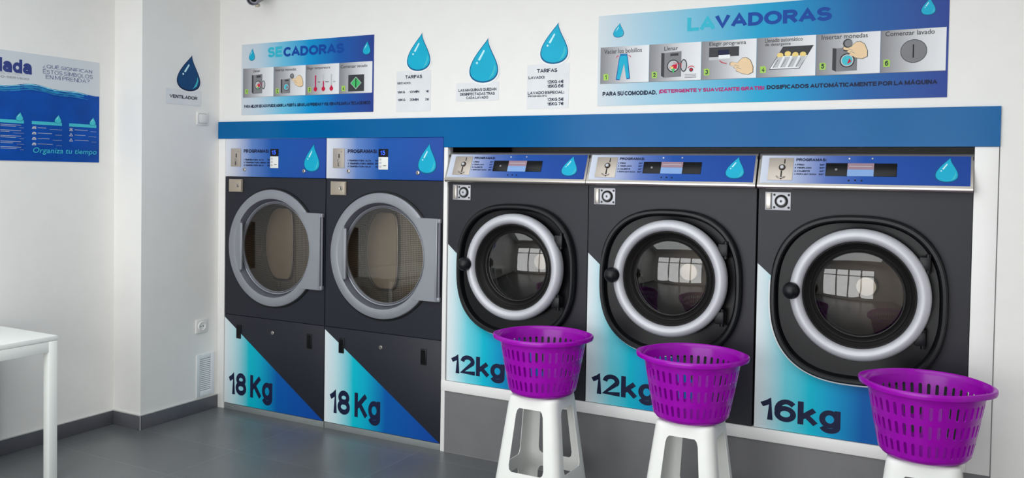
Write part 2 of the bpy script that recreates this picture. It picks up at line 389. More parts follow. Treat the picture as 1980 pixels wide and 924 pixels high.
def thicken(o, th, angle):
    md = o.modifiers.new('thickness', 'SOLIDIFY'); md.thickness = th; md.offset = -1
    dg = bpy.context.evaluated_depsgraph_get(); dg.update()
    me = bpy.data.meshes.new_from_object(o.evaluated_get(dg)); o.modifiers.clear(); o.data = me
    me.set_sharp_from_angle(angle=math.radians(angle)); return o
def drop_pts(x0, x1, z0, z1, k=1.0, n=44):
    """outline of a water drop whose tip leans right"""
    cx, cz, w_, h = (x0 + x1) / 2, (z0 + z1) / 2, (x1 - x0) / 2, (z1 - z0) / 2
    out = []
    for i in range(n):
        a = 2 * PI * i / n
        u = math.sin(a) * (abs(math.sin(a / 2)) ** 1.75) * 1.49; v = math.cos(a)
        q = (v + 1) / 2
        out.append((cx + k * w_ * (u + 0.30 * q ** 4 - 0.03), cz + k * h * v))
    return out[::-1]
def drop_print(p, x0, x1, z0, z1, layer=1, halo=True, fill=None, edge=None):
    if halo: p.flat(drop_pts(x0, x1, z0, z1, 1.09), PWHITE, layer)
    p.flat(drop_pts(x0, x1, z0, z1, 1.0), edge or DROPD, layer + 1)
    p.flat(drop_pts(x0, x1, z0, z1, 0.93), fill or DROPC, layer + 2)
    w_, h = x1 - x0, z1 - z0; cx = (x0 + x1) / 2
    p.flat([(cx - .22 * w_, z0 + .52 * h), (cx - .15 * w_, z0 + .5 * h), (cx + .02 * w_, z0 + .71 * h), (cx - .02 * w_, z0 + .74 * h)], DROPL, layer + 3)
    p.disc(cx - .25 * w_, z0 + .45 * h, .035 * w_, DROPL, layer + 3)
    p.flat([(cx + .36 * w_, z0 + .42 * h), (cx + .40 * w_, z0 + .3 * h), (cx + .33 * w_, z0 + .16 * h), (cx + .16 * w_, z0 + .07 * h), (cx + .25 * w_, z0 + .17 * h), (cx + .33 * w_, z0 + .29 * h)], PTEAL, layer + 3)

# ------------------------------------------------------------------ the room
XR, YF, ZC = 6.2, -5.0, 3.0
XL = -0.2486; YC = -0.606; ZT = 1.742; ZTOP = 1.911
o = struct(M().box(-0.6, XR + .2, YF - .9, 0.9, -0.08, 0.0, FLOOR).build('floor'))
struct(M().box(-0.6, XR + .2, YF - .2, 0.9, ZC, ZC + .08, CEIL).build('ceiling'))
b = M(); b.box(-0.05, 4.53, 0.0, 0.12, ZTOP - .02, ZC, WALL); b.box(4.53, XR, 0.0, 0.12, 0, ZC, WALL)
b.box(-0.05, 4.6, .86, .95, 0, ZC, WALL); b.box(4.53, 4.6, .12, .86, 0, ZC, WALL); b.box(-.05, 4.6, .12, .86, 2.0, 2.05, WALL)  # unseen boxing behind the machines, added to keep world light from leaking in
struct(b.build('wall_back'))
b = M(); b.box(-0.6, XL, YF - .1, YC, 0, ZC, WALL); b.box(-0.6, 0.0, YC, 0.12, 0, ZC, WALL)
struct(b.build('wall_left'))
struct(M().box(XR, XR + .12, YF - .1, .12, 0, ZC, WALL).build('wall_right'))
# skirting tiles along the left wall and round the pier
b = M(); t_ = 0.010; zs = 0.086
b.box(XL, XL + t_, YF, YC - .0, 0, zs, SKIRT, .0015); b.box(XL + t_ + .0003, t_, YC - t_, YC, 0, zs, SKIRT, .0015); b.box(0, t_, YC + .0003, -0.008, 0, zs, SKIRT, .0015)
b.box(XL, XL + t_ + .0015, YF, YC, zs, zs + .004, GROUT); b.box(XL + t_, t_ + .0015, YC - t_ - .0015, YC, zs, zs + .004, GROUT); b.box(0, t_ + .0015, YC, -0.008, zs, zs + .004, GROUT)
b.box(t_ - .001, t_ + .002, YC - t_ - .002, YC - t_ + .002, 0, zs, GROUT)
struct(b.build('baseboard_left'))
# shopfront behind the camera
WX0, WX1, WZ0, WZ1 = 0.15, 4.75, 0.12, 2.6
b = M(); b.box(-0.3, WX0, YF - .15, YF, 0, ZC, WALL); b.box(WX1, XR, YF - .15, YF, 0, ZC, WALL)
b.box(WX0, WX1, YF - .15, YF, WZ1, ZC, WALL); b.box(WX0, WX1, YF - .15, YF, 0, WZ0, WALL)
struct(b.build('wall_front'))
xs_ = [0.15, 1.55, 2.65, 3.7, 4.75]
for k in range(4):
    fr = M(); a, c = xs_[k] + .002, xs_[k + 1] - .002
    for (p, q, r, s_) in ((a, a + .06, WZ0, WZ1), (c - .06, c, WZ0, WZ1), (a, c, WZ0, WZ0 + .08), (a, c, WZ1 - .06, WZ1), (a, c, 2.02, 2.09)):
        fr.box(p, q, YF - .11, YF - .04, r, s_, ALU)
    f_ = struct(fr.build('window_%d' % (k + 1)))
    M().box(a + .03, c - .03, YF - .078, YF - .072, WZ0 + .04, WZ1 - .03, WGLASS).build('pane', f_)

# white boards that frame the machines, ledge and tiled plinth
struct(M().box(0.001, 0.062, -0.006, 0.05, 0.0, 1.80, TRIMW, .0015).build('trim_1'))
struct(M().box(1.7835, 1.809, -0.008, 0.05, 0.0, ZT, TRIMW, .002).build('trim_2'))
b = M(); b.box(4.437, 4.5262, -0.006, 0.06, 0.352, ZT, TRIMW, .0015)
struct(b.build('trim_3'))
struct(M().box(1.7835, 4.437, -0.010, 0.10, 0.352, 0.410, TRIMW, .003).build('trim_4'))
struct(M().box(1.7835, 4.53, -0.002, 0.10, 0.0, 0.3515, PLINTH).build('wall_plinth'))
struct(M().box(4.5265, 4.5298, -0.001, .06, .352, ZT, mat('panel_gap', (120, 120, 122), .8)).build('trim_5'))

# blue fascia over the machines: shallow over the dryers, deeper over the washers
b = M(); b.prism([(0.003, 1.80), (1.783, 1.80), (1.783, ZT), (4.529, ZT), (4.529, ZTOP), (0.003, ZTOP)], -0.012, 0.0 - .0005, BLUE)
b.box(1.79, 4.52, 0.0, 0.06, ZT, ZT + .02, BLUE)
fas = b.build('fascia_panel')
tag(fas, 'long glossy blue fascia panel running above all the machines', 'panel')

# ------------------------------------------------------------------ tumble dryers
def rect_hole(m, x0, x1, z0, z1, cx, cz, r, y, mt, n=96):
    an = sorted([2 * PI * i / n for i in range(n)] + [math.atan2(z - cz, x - cx) % (2 * PI) for x in (x0, x1) for z in (z0, z1)])
    inner = []; outer = []
    for a in an:
        c, s_ = math.cos(a), math.sin(a)
        t = min(((x1 - cx) / c if c > 1e-9 else (x0 - cx) / c if c < -1e-9 else 1e9), ((z1 - cz) / s_ if s_ > 1e-9 else (z0 - cz) / s_ if s_ < -1e-9 else 1e9))
        outer.append((cx + t * c, y, cz + t * s_)); inner.append((cx + r * c, y, cz + r * s_))
    m.loops([outer, inner], mt)
    return m

def lathe_uv(prof, cx, cz, m, n=96):
    b = M(); b.lathe(prof, cx, cz, m, n); return b

DW_ = 0.857
D_GRAD = grad('dryer_decal_print', [(0.0, (226, 232, 236)), (0.10, (196, 226, 232)), (0.26, (0, 188, 206)), (0.36, (0, 172, 202)), (0.55, (0, 88, 168)), (1.0, (12, 66, 156))], 0.857)
DP_GRAD = grad('dryer_panel_print', [(0.0, (226, 228, 236)), (0.10, (204, 208, 224)), (0.28, (96, 132, 196)), (0.48, (24, 86, 170)), (1.0, (28, 72, 160))], 0.857)

def make_dryer(label):
    T = thing('tumble_dryer', label, 'tumble dryer', (0.064, 0, 0), 0, 'tumble dryers in the row')
    W_ = DW_
    cx, cz = 0.426, 1.096
    # cabinet shell (sides, top, back) and the front door panel with its opening
    b = M(); b.box(0.0, 0.004, 0.004, 0.80, 0.02, 1.795, BODYD); b.box(W_ - .004, W_, 0.004, 0.80, 0.02, 1.795, BODYD)
    b.box(0.004, W_ - .004, 0.004, 0.80, 1.785, 1.795, BODYD); b.box(0.004, W_ - .004, 0.79, 0.80, 0.02, 1.785, BODYD); b.box(.004, W_ - .004, .02, .80, 0.02, .03, BODYD)
    b.build('cabinet', T)
    b = M(); rect_hole(b, 0.002, W_ - .002, 0.637, 1.5475, cx, cz, 0.316, -0.004, BODYD)
    rect_hole(b, 0.002, W_ - .002, 0.637, 1.5475, cx, cz, 0.316, 0.014, BODYD)
    P4 = [(0.002, .637), (W_ - .002, .637), (W_ - .002, 1.5475), (.002, 1.5475)]
    b.loops([[(x, -.004, z) for x, z in P4], [(x, .014, z) for x, z in P4]], BODYD)
    b.build('front_panel', T)
    # control panel
    cp = M().box(0.002, W_ - .002, -0.008, 0.02, 1.5505, 1.7995, DP_GRAD, .003).build('control_panel', T)
    y = -0.0085
    b = M(); b.box(0.056, 0.144, y - .004, y, 1.616, 1.735, PLATE, .0015)
    b.box(0.101, 0.109, y - .0046, y - .003, 1.676, 1.702, DARK); b.box(.093, .112, y - .007, y - .004, 1.655, 1.669, STEEL, .003)
    b.box(0.098, 0.108, y - .008, y - .004, 1.625, 1.664, STEEL, .002); b.box(.1, .106, y - .0086, y - .0078, 1.627, 1.65, DARK)
    b.box(.121, .1245, y - .0046, y - .004, 1.712, 1.717, DARK)
    b.build('coin_slot', cp)
    b = M(); b.box(0.402, 0.470, y - .003, y, 1.685, 1.732, BLACKG, .001); b.box(0.402, 0.471, y - .003, y, 1.610, 1.6845, PLASTW, .001)
    for k in range(3): b.box(.409, .424, y - .0038, y - .003, 1.664 - .021 * k, 1.676 - .021 * k, PLGREY, .0008)
    b.box(.437, .458, y - .0036, y - .003, 1.631, 1.635, PGREYD)
    p = b.build('display', cp)
    Pr().text('15', .416, .45, 1.697, 1.722, LED, 1, 0.01).build('digits', cp, (0, y - .0032, 0))
    p = Pr(); p.text('PROGRAMAS:', 0.168, 0.388, 1.706, 1.732, NAVY, 1, .03)
    for k, (q, r) in enumerate((('1  TEMPERATURA  ALTA', '70º'), ('2  TEMPERATURA  MEDIA', '55º'), ('3  TEMPERATURA  BAJA', '40º'))):
        z = 1.656 - .0178 * k
        p.text(q, .168, (.345, .366, .345)[k], z, z + .0115, NAVY, 1, .03); p.text(r, .375, .400, z, z + .0115, NAVY, 1, .03)
    p.build('lettering', cp, (0, y, 0))
    p = Pr(); drop_print(p, .684, .812, 1.588, 1.768, 1, False); p.build('drop_emblem', cp, (0, y, 0))
    for lx, lz in ((.176, 1.598), (.684, 1.594)):
        M().lathe([(.012, y), (.012, y - .004), (.009, y - .006), (.0, y - .006)], lx, lz, STEEL, 24).box(lx - .0015, lx + .0015, y - .0066, y - .0055, lz - .006, lz + .006, DARK).build('lock', cp)
    # coin box under the control panel
    b = M(); b.box(0.042, 0.160, -0.014, -0.004, 1.450, 1.534, BRASSY, .002); b.box(.074, .158, -.022, -.014, 1.452, 1.532, BRASSY, .003); b.box(.0705, .073, -.0145, -.0135, 1.452, 1.532, DARK)
    cb = b.build('coin_box', T)
    M().lathe([(.012, -.0215), (.012, -.025), (.010, -.027), (.007, -.0255), (.0, -.0255)], .129, 1.492, STEEL, 24).box(.1275, .1305, -.0262, -.0254, 1.487, 1.497, DARK).build('lock', cb)
    # porthole door
    b = M()
    b.lathe([(0.387, -.0042), (0.386, -.010), (.374, -.012)], cx, cz, BLACK, 128)  # shadow behind the door rim, put in as a black ring
    b.lathe([(.374, -.006), (0.376, -.016), (0.373, -.021), (.368, -.0235), (.320, -.0235), (.317, -.022)], cx, cz, SILVER, 128)
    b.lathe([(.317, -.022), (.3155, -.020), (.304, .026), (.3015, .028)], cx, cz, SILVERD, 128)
    a0 = math.acos(0.268 / 0.318)                            # flat filled segment at the grip side
    b.prism([(cx + .318 * math.cos(PI - a0 + 2 * a0 * i / 16), cz + .318 * math.sin(PI - a0 + 2 * a0 * i / 16)) for i in range(17)], -.0233, -.004, SILVER)
    wing = [(cx + .255, cz + .238), (cx + .409, cz + .238), (cx + .409, cz - .238), (cx + .255, cz - .238)]
    wing += [(cx + .330 * math.cos(math.radians(-45 + 90 * i / 20)), cz + .330 * math.sin(math.radians(-45 + 90 * i / 20))) for i in range(21)]
    b.prism(wing, -.0275, -.0045, SILVER)
    b.box(cx + .396, cx + .409, -.031, -.027, cz - .236, cz + .236, SILVER, .001)
    dr = b.build('door', T, sharp=28)
    M().box(cx - .272, cx - .243, -.038, -.020, cz - .155, cz + .155, SILVER, .006, 3).build('handle', dr)
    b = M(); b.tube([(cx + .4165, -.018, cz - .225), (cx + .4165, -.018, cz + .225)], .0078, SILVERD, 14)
    b.box(cx + .405, cx + .4245, -.029, -.005, cz + .212, cz + .237, SILVER, .003); b.box(cx + .405, cx + .4245, -.029, -.005, cz - .237, cz - .212, SILVER, .003)
    b.build('hinge', dr)
    M().lathe([(.304, .027), (.3025, .020), (.298, .015), (.293, .018), (.2895, .026), (.288, .018), (.285, .016), (.282, .022), (.282, .036)], cx, cz, SILVER, 128).build('glass_ring', dr)
    gl = M(); gl.recalc = False; gl.front = True; gl.lathe([(.2825, .028), (.20, .028), (.1, .028), (.003, .028)], cx, cz, GLASSD, 96, True).build('glass', dr)
    # drum
    n = 96; prof = [(.286, .038), (.34, .06), (.365, .10), (.365, .26)]
    me = bpy.data.meshes.new('drum'); vs = []; fs = []; uv = []
    for k, (r, yy) in enumerate(prof):
        for i in range(n): vs.append((cx + r * math.cos(2 * PI * i / n), yy, cz + r * math.sin(2 * PI * i / n)))
    for k in range(len(prof) - 1):
        for i in range(n):
            j = (i + 1) % n; fs.append((k * n + i, k * n + j, (k + 1) * n + j, (k + 1) * n + i))
            v0, v1 = [(.0, .06, .12, 1.0)[q] for q in (k, k + 1)]
            uv += [(i / n, v0), ((i + 1) / n, v0), ((i + 1) / n, v1), (i / n, v1)]
    me.from_pydata(vs, [], fs); ul = me.uv_layers.new(name='UVMap')
    for q, c in enumerate(uv): ul.data[q].uv = c
    me.materials.append(PERF); me.polygons.foreach_set('use_smooth', [True] * len(fs))
    d = bpy.data.objects.new('drum', me); COL.objects.link(d); d.parent = T
    me = bpy.data.meshes.new('drum_back'); vs = [(cx, .26, cz)] + [(cx + .365 * math.cos(2 * PI * i / 64), .26, cz + .365 * math.sin(2 * PI * i / 64)) for i in range(64)]
    me.from_pydata(vs, [], [(0, 1 + (i + 1) % 64, 1 + i) for i in range(64)]); ul = me.uv_layers.new(name='UVMap'); me.materials.append(PERF)
    for l in me.loops: v = vs[l.vertex_index]; ul.data[l.index].uv = ((v[0] - cx) / 2.29, (v[2] - cz) / .543)
    o = bpy.data.objects.new('drum_back', me); COL.objects.link(o); o.parent = d
    D = []
    for i in range(48):
        a = 2 * PI * i / 48; c_, s_ = math.cos(a), math.sin(a)
        D.append((cx - .185 + (.125 * c_ if c_ < 0 else .125 * c_ ** .28), cz + .005 + .245 * (math.copysign(abs(s_) ** (.55 if c_ > 0 else 1.0), s_))))
    M().prism(D, .245, .2595, BACKP).build('inlet_plate', d)
    M().tube([(x, .243, z) for x, z in D] + [(D[0][0], .243, D[0][1])], .007, DRUM, 8).build('drum_rib', d)
    # lower service panel with its printed triangle
    lp = M().box(0.002, W_ - .002, -0.004, 0.014, 0.040, 0.6335, BODYD, .0015).build('service_panel', T)
    p = Pr(); p.flat([(0.003, .042), (.852, .042), (.003, .616)], D_GRAD, 1); p.build('decal', lp, (0, -.0042, 0))
    p = Pr(); p.text('18 Kg', .046, .432, .073, .2545, NAVY, 3, .025); p.build('lettering', lp, (0, -.0042, 0))
    for x in (.113, .717):
        b = M(); b.box(x, x + .041, -.0095, -.0045, .482, .575, BLACK, .003); b.box(x + .006, x + .035, -.0098, -.0094, .49, .567, BLACKG, .0)
        b.build('latch', lp)
    M().lathe([(.012, -.004), (.012, -.008), (.010, -.0095), (.0, -.0095)], .430, .549, STEEL, 24).box(.4285, .4315, -.0101, -.0093, .544, .554, DARK).build('lock', lp)
    M().box(.002, W_ - .002, -.002, .02, .0, .038, KICK, .001).build('kick_plate', T)
    return T
dry1 = make_dryer('leftmost tumble dryer of the two, standing next to the side wall')
dry2 = dup(dry1, (0.9235, 0, 0), 'second tumble dryer, right one of the two, standing next to the washing machines')

# ------------------------------------------------------------------ washing machines
def make_washer(label, W_, kg, cx=0.455, cz=1.095, loc=(0, 0, 0), k_=1.0, bz=1.07):
    T = thing('washing_machine', label, 'washing machine', loc, 0, 'washing machines in the row')
    ZB, ZP = 0.4105, 1.545
    b = M(); b.box(0.001, .005, .004, .80, ZB, 1.70, BODY); b.box(W_ - .005, W_ - .001, .004, .80, ZB, 1.70, BODY)
    b.box(.005, W_ - .005, .05, .80, 1.69, 1.70, BODY); b.box(.005, W_ - .005, .79, .80, ZB, 1.69, BODY); b.box(.005, W_ - .005, .02, .8, ZB, ZB + .01, BODY)
    b.build('cabinet', T)
    b = M(); rect_hole(b, .002, W_ - .002, ZB, ZP, cx, cz, .26 * k_, 0, BODY); rect_hole(b, .002, W_ - .002, ZB, ZP, cx, cz, .26 * k_, .012, BODY)
    P4 = [(.002, ZB), (W_ - .002, ZB), (W_ - .002, ZP), (.002, ZP)]
    b.loops([[(x, 0, z) for x, z in P4], [(x, .012, z) for x, z in P4]], BODY)
    fp = b.build('front_panel', T)
    g = grad('washer_decal_print', [(0.0, (226, 232, 234)), (.05, (208, 228, 234)), (.16, (110, 208, 222)), (.28, (0, 184, 208)), (.40, (0, 146, 196)), (.54, (0, 88, 164)), (1.0, (10, 72, 156))], W_)
    p = Pr(); p.flat([(.003, ZB + .002), (.71, ZB + .002), (.30, .934), (.003, 1.192)], g, 1)
    p.build('decal', fp, (0, -.0003, 0))
    p = Pr()
    if kg == '16': p.text('16kg', .031, .389, .432, .562, NAVY, 3, .025)
    else: p.text('12kg', .034, .382, .437, .570, NAVY, 3, .025)
    p.build('lettering', fp, (0, -.0003, 0))
    # sloped control panel: brushed steel housing with printed face
    prof = [(.05, 1.545), (-.034, 1.545), (-.042, 1.549), (-.046, 1.556), (-.046, 1.564), (-.043, 1.570), (.013, 1.705), (.018, 1.711), (.026, 1.714), (.08, 1.714)]
    b = M(); b.loops([[(x, y, z) for y, z in prof] for x in (.001, W_ - .001)], STEEL, True, True, True)
    cp = b.build('control_panel', T, sharp=25)
    tilt = -math.atan2(.056, .135)
    base = (0, -.0433, 1.570); H = math.hypot(.056, .135)
    def up(z): return (z - 1.570) / .135 * H
    pg = grad('washer_panel_print', [(0.0, (206, 212, 224)), (.16, (176, 186, 214)), (.34, (86, 112, 180)), (.52, (26, 78, 162)), (1.0, (20, 64, 150))], W_)
    p = Pr(); p.flat([(.012, .004), (W_ - .012, .004), (W_ - .012, H - .004), (.012, H - .004)], pg, 1); p.build('face_print', cp, base, (tilt, 0, 0))
    r_ = (tilt, 0, 0)
    b = M(); b.box(.046, .157, -.003, -.0006, up(1.586), up(1.690), PLATE, .001)
    b.box(.115, .120, -.0036, -.0028, up(1.663), up(1.684), DARK)
    b.lathe([(.015, -.003), (.015, -.006), (.012, -.009), (.009, -.009)], .108, up(1.645), TUB, 24); b.lathe([(.0095, -.008), (.007, -.013), (.0, -.014)], .108, up(1.645), CHROME, 24)
    b.box(.104, .109, -.007, -.003, up(1.590), up(1.629), DARK, .001); b.tube([(.085, -.006, up(1.604)), (.09, -.009, up(1.598)), (.104, -.010, up(1.595)), (.118, -.009, up(1.598)), (.124, -.006, up(1.602))], .0025, STEEL, 8)
    b.build('coin_slot', cp, base, r_)
    p = Pr(); p.text('PROGRAMAS:', .168, .300, up(1.675), up(1.690), NAVY, 3, .03)
    for k, (q, t, xe) in enumerate((('1  FRIO', '20º', .205), ('2  TEMPLADO', '30º', .238), ('3  CALIENTE', '40º', .232), ('4  ROPA MUY SUCIA', '60º', .262))):
        z = up(1.6555 - .0145 * k); p.text(q, .163, xe, z, z + .0085, NAVY, 3, .03); p.text(t, .272, .294, z, z + .0085, NAVY, 3, .03)
    p.build('lettering', cp, base, r_)
    b = M(); b.box(.300, .392, -.003, -.0006, up(1.609), up(1.667), BLACKG, .0008); b.box(.503, .596, -.003, -.0006, up(1.609), up(1.667), BLACKG, .0008)
    b.box(.3925, .5025, -.0028, -.0006, up(1.639), up(1.667), LCD1); b.box(.3925, .5025, -.0028, -.0006, up(1.609), up(1.6388), LCD2)
    b.box(.40, .495, -.0032, -.0028, up(1.652), up(1.6545), PLGREY)
    b.lathe([(.006, -.003), (.005, -.0042), (.0, -.0042)], .345, up(1.638), PGREY, 18)
    b.build('display', cp, base, r_)
    for x, z, m_ in ((.398, 1.688, PWHITE), (.494, 1.689, PLGREY), (.401, 1.590, DARK), (.428, 1.591, DARK), (.455, 1.590, DARK)):
        M().lathe([(.004, -.0008), (.0034, -.0026), (.0, -.0028)], x, up(z), m_, 14).build('indicator', cp, base, r_)
    dx = W_ - .862
    p = Pr(); drop_print(p, .716 + dx, .806 + dx, up(1.588), up(1.697), 3, False); p.build('drop_emblem', cp, base, r_)
    # coin-box lock plate
    b = M(); b.box(.032, .148, -.004, 0, 1.446, 1.531, CHROME, .0015); b.box(.036, .058, -.009, -.004, 1.451, 1.526, STEEL, .002); b.box(.0605, .0635, -.0046, -.0036, 1.450, 1.527, DARK)
    for x in (.074, .139):
        for z in (1.459, 1.518): b.lathe([(.0055, -.004), (.005, -.006), (.0, -.0066)], x, z, PGREYD, 14)
    lk = b.build('lock_plate', T)
    b = M(); b.lathe([(.030, -.004), (.030, -.010), (.027, -.014), (.022, -.012), (.021, -.008)], .106, 1.4885, RUBBER, 32); b.lathe([(.0205, -.006), (.0205, -.013), (.017, -.016), (.0, -.016)], .106, 1.4885, CHROME, 32)
    b.lathe([(.006, -.0164), (.0, -.0168)], .106, 1.4885, PGREY, 16); b.box(.1045, .1075, -.0175, -.0166, 1.483, 1.494, DARK)
    b.build('lock', lk)
    # moulded surround
    n = 120; bx, hx, hz = (cx - .014, .362, .364) if kg == '12' else (.4400, .372, .380)
    def se(k, y, cxx=None):
        out = []
        for i in range(n):
            a = 2 * PI * i / n; c_, s_ = math.cos(a), math.sin(a); e = 2.55
            r = 1 / ((abs(c_) ** e + abs(s_) ** e) ** (1 / e))
            out.append((bx + k * hx * r * c_, y, bz + k * hz * r * s_))
        return out
    def ci(r, y): return [(cx + r * math.cos(2 * PI * i / n), y, cz + r * math.sin(2 * PI * i / n)) for i in range(n)]
    b = M()
    b.loops([se(1.0, 0), se(1.0, -.030), se(.992, -.040), se(.975, -.046), se(.945, -.046), se(.928, -.040), se(.918, -.026), se(.905, -.010)], BLACK)
    b.loops([se(.905, -.010), ci(.296 * k_, -.008), ci(.255 * k_, -.006), ci(.250 * k_, .03)], BLACKG)
    sd = b.build('door_surround', T, sharp=30)
    # round white outline print under the surround
    p = Pr(); A_, B_ = se(1.0, 0), se(1.032, 0)
    for i in range(n):
        j = (i + 1) % n; q = [A_[i], B_[i], B_[j], A_[j]]
        if all(.412 < z < (1.192 - .869 * x if x < .3 else .934 - 1.272 * (x - .3)) for x, _, z in q): p.flat([(x, z) for x, _, z in q], PWHITE, 2)
    p.build('sticker_edge', fp, (0, -.0003, 0))
    # door
    R = .2875 * k_; r0 = .233 * k_
    b = M(); b.lathe([(R - .004, -.030), (R, -.046), (R, -.066), (R - .003, -.078), (R - .010, -.088), (R - .020, -.0945), (R - .031, -.096), (r0 + .012, -.092), (r0 + .004, -.084), (r0, -.072), (r0 - .001, -.052)], cx, cz, CHROME, 128)
    dr = b.build('door_ring', T, sharp=60)
    M().lathe([(r0 + .001, -.070), (r0 - .006, -.074), (r0 - .010, -.068), (r0 - .014, -.050), (r0 - .022, -.040), (r0 - .026, -.044), (r0 - .030, -.040), (r0 - .036, -.026), (r0 - .044, -.030), (r0 - .048, -.036), (r0 - .054, -.034), (r0 - .058, -.020)], cx, cz, RUBBER, 128).build('gasket', dr, sharp=60)
    rg = r0 - .049; sg = .030
    gl = M(); gl.recalc = False; gl.front = True; gl.lathe([(rg * math.sqrt(q) if q > 0 else .002, -.034 - sg * (1 - q)) for q in (1, .9, .75, .55, .35, .2, .1, .04, .0)], cx, cz, GLASS, 96, True).build('glass', dr, sharp=80)
    M().ball((cx - .279, -.108, cz + .003), .0385, BLACK, 32).lathe([(.022, -.03), (.02, -.09)], cx - .274, cz + .003, BLACK, 24).build('handle', dr)
    for a, s_ in ((31, 1), (-35, -1)):
        b = M()
        x, z = cx + .298 * math.cos(math.radians(a)), cz + .298 * math.sin(math.radians(a))
        b.box(x - .016, x + .03, -.062, -.008, z - .03, z + .03, BLACK, .006); b.tube([(x + .02, -.05, z - .042), (x + .02, -.05, z + .042)], .011, BLACKG, 14)
        b.build('hinge', dr)
    # tub and drum
    b = M(); b.lathe([(r0 - .056, -.012), (.20, .02), (.205, .06), (.26, .07), (.275, .10), (.275, .34), (.2, .345), (.0, .345)], cx, cz, TUB, 96)
    tb = b.build('drum', T)
    b = M(); b.lathe([(.192, .03), (.187, .026), (.187, .034)], cx, cz, CHROME, 96); b.build('drum_lip', tb)
    M().lathe([(.05, .30), (.048, .285), (.044, .28), (.0, .278)], cx, cz, mat('hub_cap', (214, 208, 196), .35, .2), 40).build('drum_hub', tb)
    return T
wa = make_washer('twelve kilo washing machine in the middle of the row, nearest the dryers', 0.862, '12', loc=(1.8115, 0, 0), cx=.457)
wa['label'] = 'black 12kg washing machine standing right beside the tumble dryers'
wb = dup(wa, (2.6745, 0, 0), 'black 12kg washing machine standing between the other two washing machines')
wc = make_washer('black 16kg washing machine at the right end of the row', 0.893, '16', loc=(3.543, 0, 0), cx=.456, cz=1.084, k_=1.02, bz=1.055)

# ------------------------------------------------------------------ stools and baskets
def make_stool(label, loc):
    T = thing('plastic_stool', label, 'stool', loc, 0, 'white plastic stools')
    ZT_ = 0.540
    def hw(z): return .126 + (ZT_ - z) / ZT_ * .062
    fl = [-1, -.74, -.60, -.2, .2, .60, .74, 1]                       # lines across a flat side
    zl = [0.0, .02, .085, .115, .150, .185, .215, .455, .485, .505, .525]
    nC = 5
    def side_pt(side, u, z):                                          # u in -1..1 over the flat, corners handled apart
        h = hw(z); rc = .040; f = (h - rc) * u
        x, y = f, -h
        for _ in range(side): x, y = -y, x
        return (x, y, z)
    def corner_pt(side, t, z):
        h = hw(z); rc = .040; a = -PI / 2 + t * PI / 2
        x, y = h - rc + rc * math.cos(a), -(h - rc) + rc * math.sin(a)
        for _ in range(side): x, y = -y, x
        return (x, y, z)
    legs = [M(True) for _ in range(4)]; bars = [M(True) for _ in range(4)]; seat = M(True)
    for s_ in range(4):
        for k in range(len(zl) - 1):
            z0, z1 = zl[k], zl[k + 1]
            for t in range(nC):
                q = [corner_pt(s_, t / nC, z0), corner_pt(s_, (t + 1) / nC, z0), corner_pt(s_, (t + 1) / nC, z1), corner_pt(s_, t / nC, z1)]
                (seat if z0 >= .485 else legs[s_]).add(q, [(0, 1, 2, 3)], PLASTW)
            for i in range(len(fl) - 1):
                u0, u1 = fl[i], fl[i + 1]; mid = 1 <= i <= 5
                q = [side_pt(s_, u0, z0), side_pt(s_, u1, z0), side_pt(s_, u1, z1), side_pt(s_, u0, z1)]
                tgt = seat if z0 >= .485 else (legs[s_] if i == 6 else legs[(s_ - 1) % 4] if i == 0 else bars[s_])
                if not mid: tgt.add(q, [(0, 1, 2, 3)], PLASTW); continue
                if z0 >= .485 or z0 in (.115, .150): tgt.add(q, [(0, 1, 2, 3)], PLASTW); continue
                # window rows .185-.485 and the open arch below .115; round the corners
                def tri(cn, e1, e2, m_):
                    a, b1, b2 = q[cn], q[e1], q[e2]
                    opp = [q[j] for j in range(4) if j not in (cn, e1, e2)][0]
                    md = tuple(a[c] + .32 * (opp[c] - a[c]) for c in range(3))
                    m_.add([a, b1, md, b2], [(0, 1, 2), (0, 2, 3)], PLASTW)
                lg = legs[s_] if i == 5 else legs[(s_ - 1) % 4]
                if z0 == .455 and i == 1: tri(3, 2, 0, seat)
                if z0 == .455 and i == 5: tri(2, 3, 1, seat)
                if z0 == .185 and i == 1: tri(0, 1, 3, bars[s_])
                if z0 == .185 and i == 5: tri(1, 0, 2, bars[s_])
                if z0 == .085 and i == 1: tri(3, 2, 0, bars[s_])
                if z0 == .085 and i == 5: tri(2, 3, 1, bars[s_])
    # rounded top
    loops = []
    for z, ins in ((.525, 0), (.533, .003), (.538, .009), (.540, .018), (.540, .05), (.536, .055), (.536, .10)):
        l = []
        h = hw(.525) - ins; rc = max(.04 - ins * .5, .01)
        for s_ in range(4):
            for t in range(nC + 1):
                a = -PI / 2 + t / nC * PI / 2; x, y = h - rc + rc * math.cos(a), -(h - rc) + rc * math.sin(a)
                if t == 0:
                    pts = [(fl[i] * (h - rc), -h) for i in range(len(fl))]
                    pts = pts[:-1]
                else: pts = []
                for (px, py) in pts + [(x, y)]:
                    for _ in range(s_): px, py = -py, px
                    l.append((px, py, z))
        loops.append(l)
    seat.loops(loops, PLASTW, True, False, True)
    def fin(m_, nm):
        return thicken(m_.build(nm, T, sharp=50), .0035, 40)
    fin(seat, 'seat')
    for l in legs: fin(l, 'leg')
    for l in bars: fin(l, 'stretcher')
    return T
SP = [(2.617, -.400), (3.366, -.445), (4.290, -.475)]
st1 = make_stool('white plastic stool in front of the washing machine next to the dryers', (SP[0][0], SP[0][1], 0))
dup(st1, (SP[1][0], SP[1][1], 0), 'white plastic stool under the middle purple basket')
dup(st1, (SP[2][0], SP[2][1], 0), 'white plastic stool under the rightmost purple basket, only its seat in view')

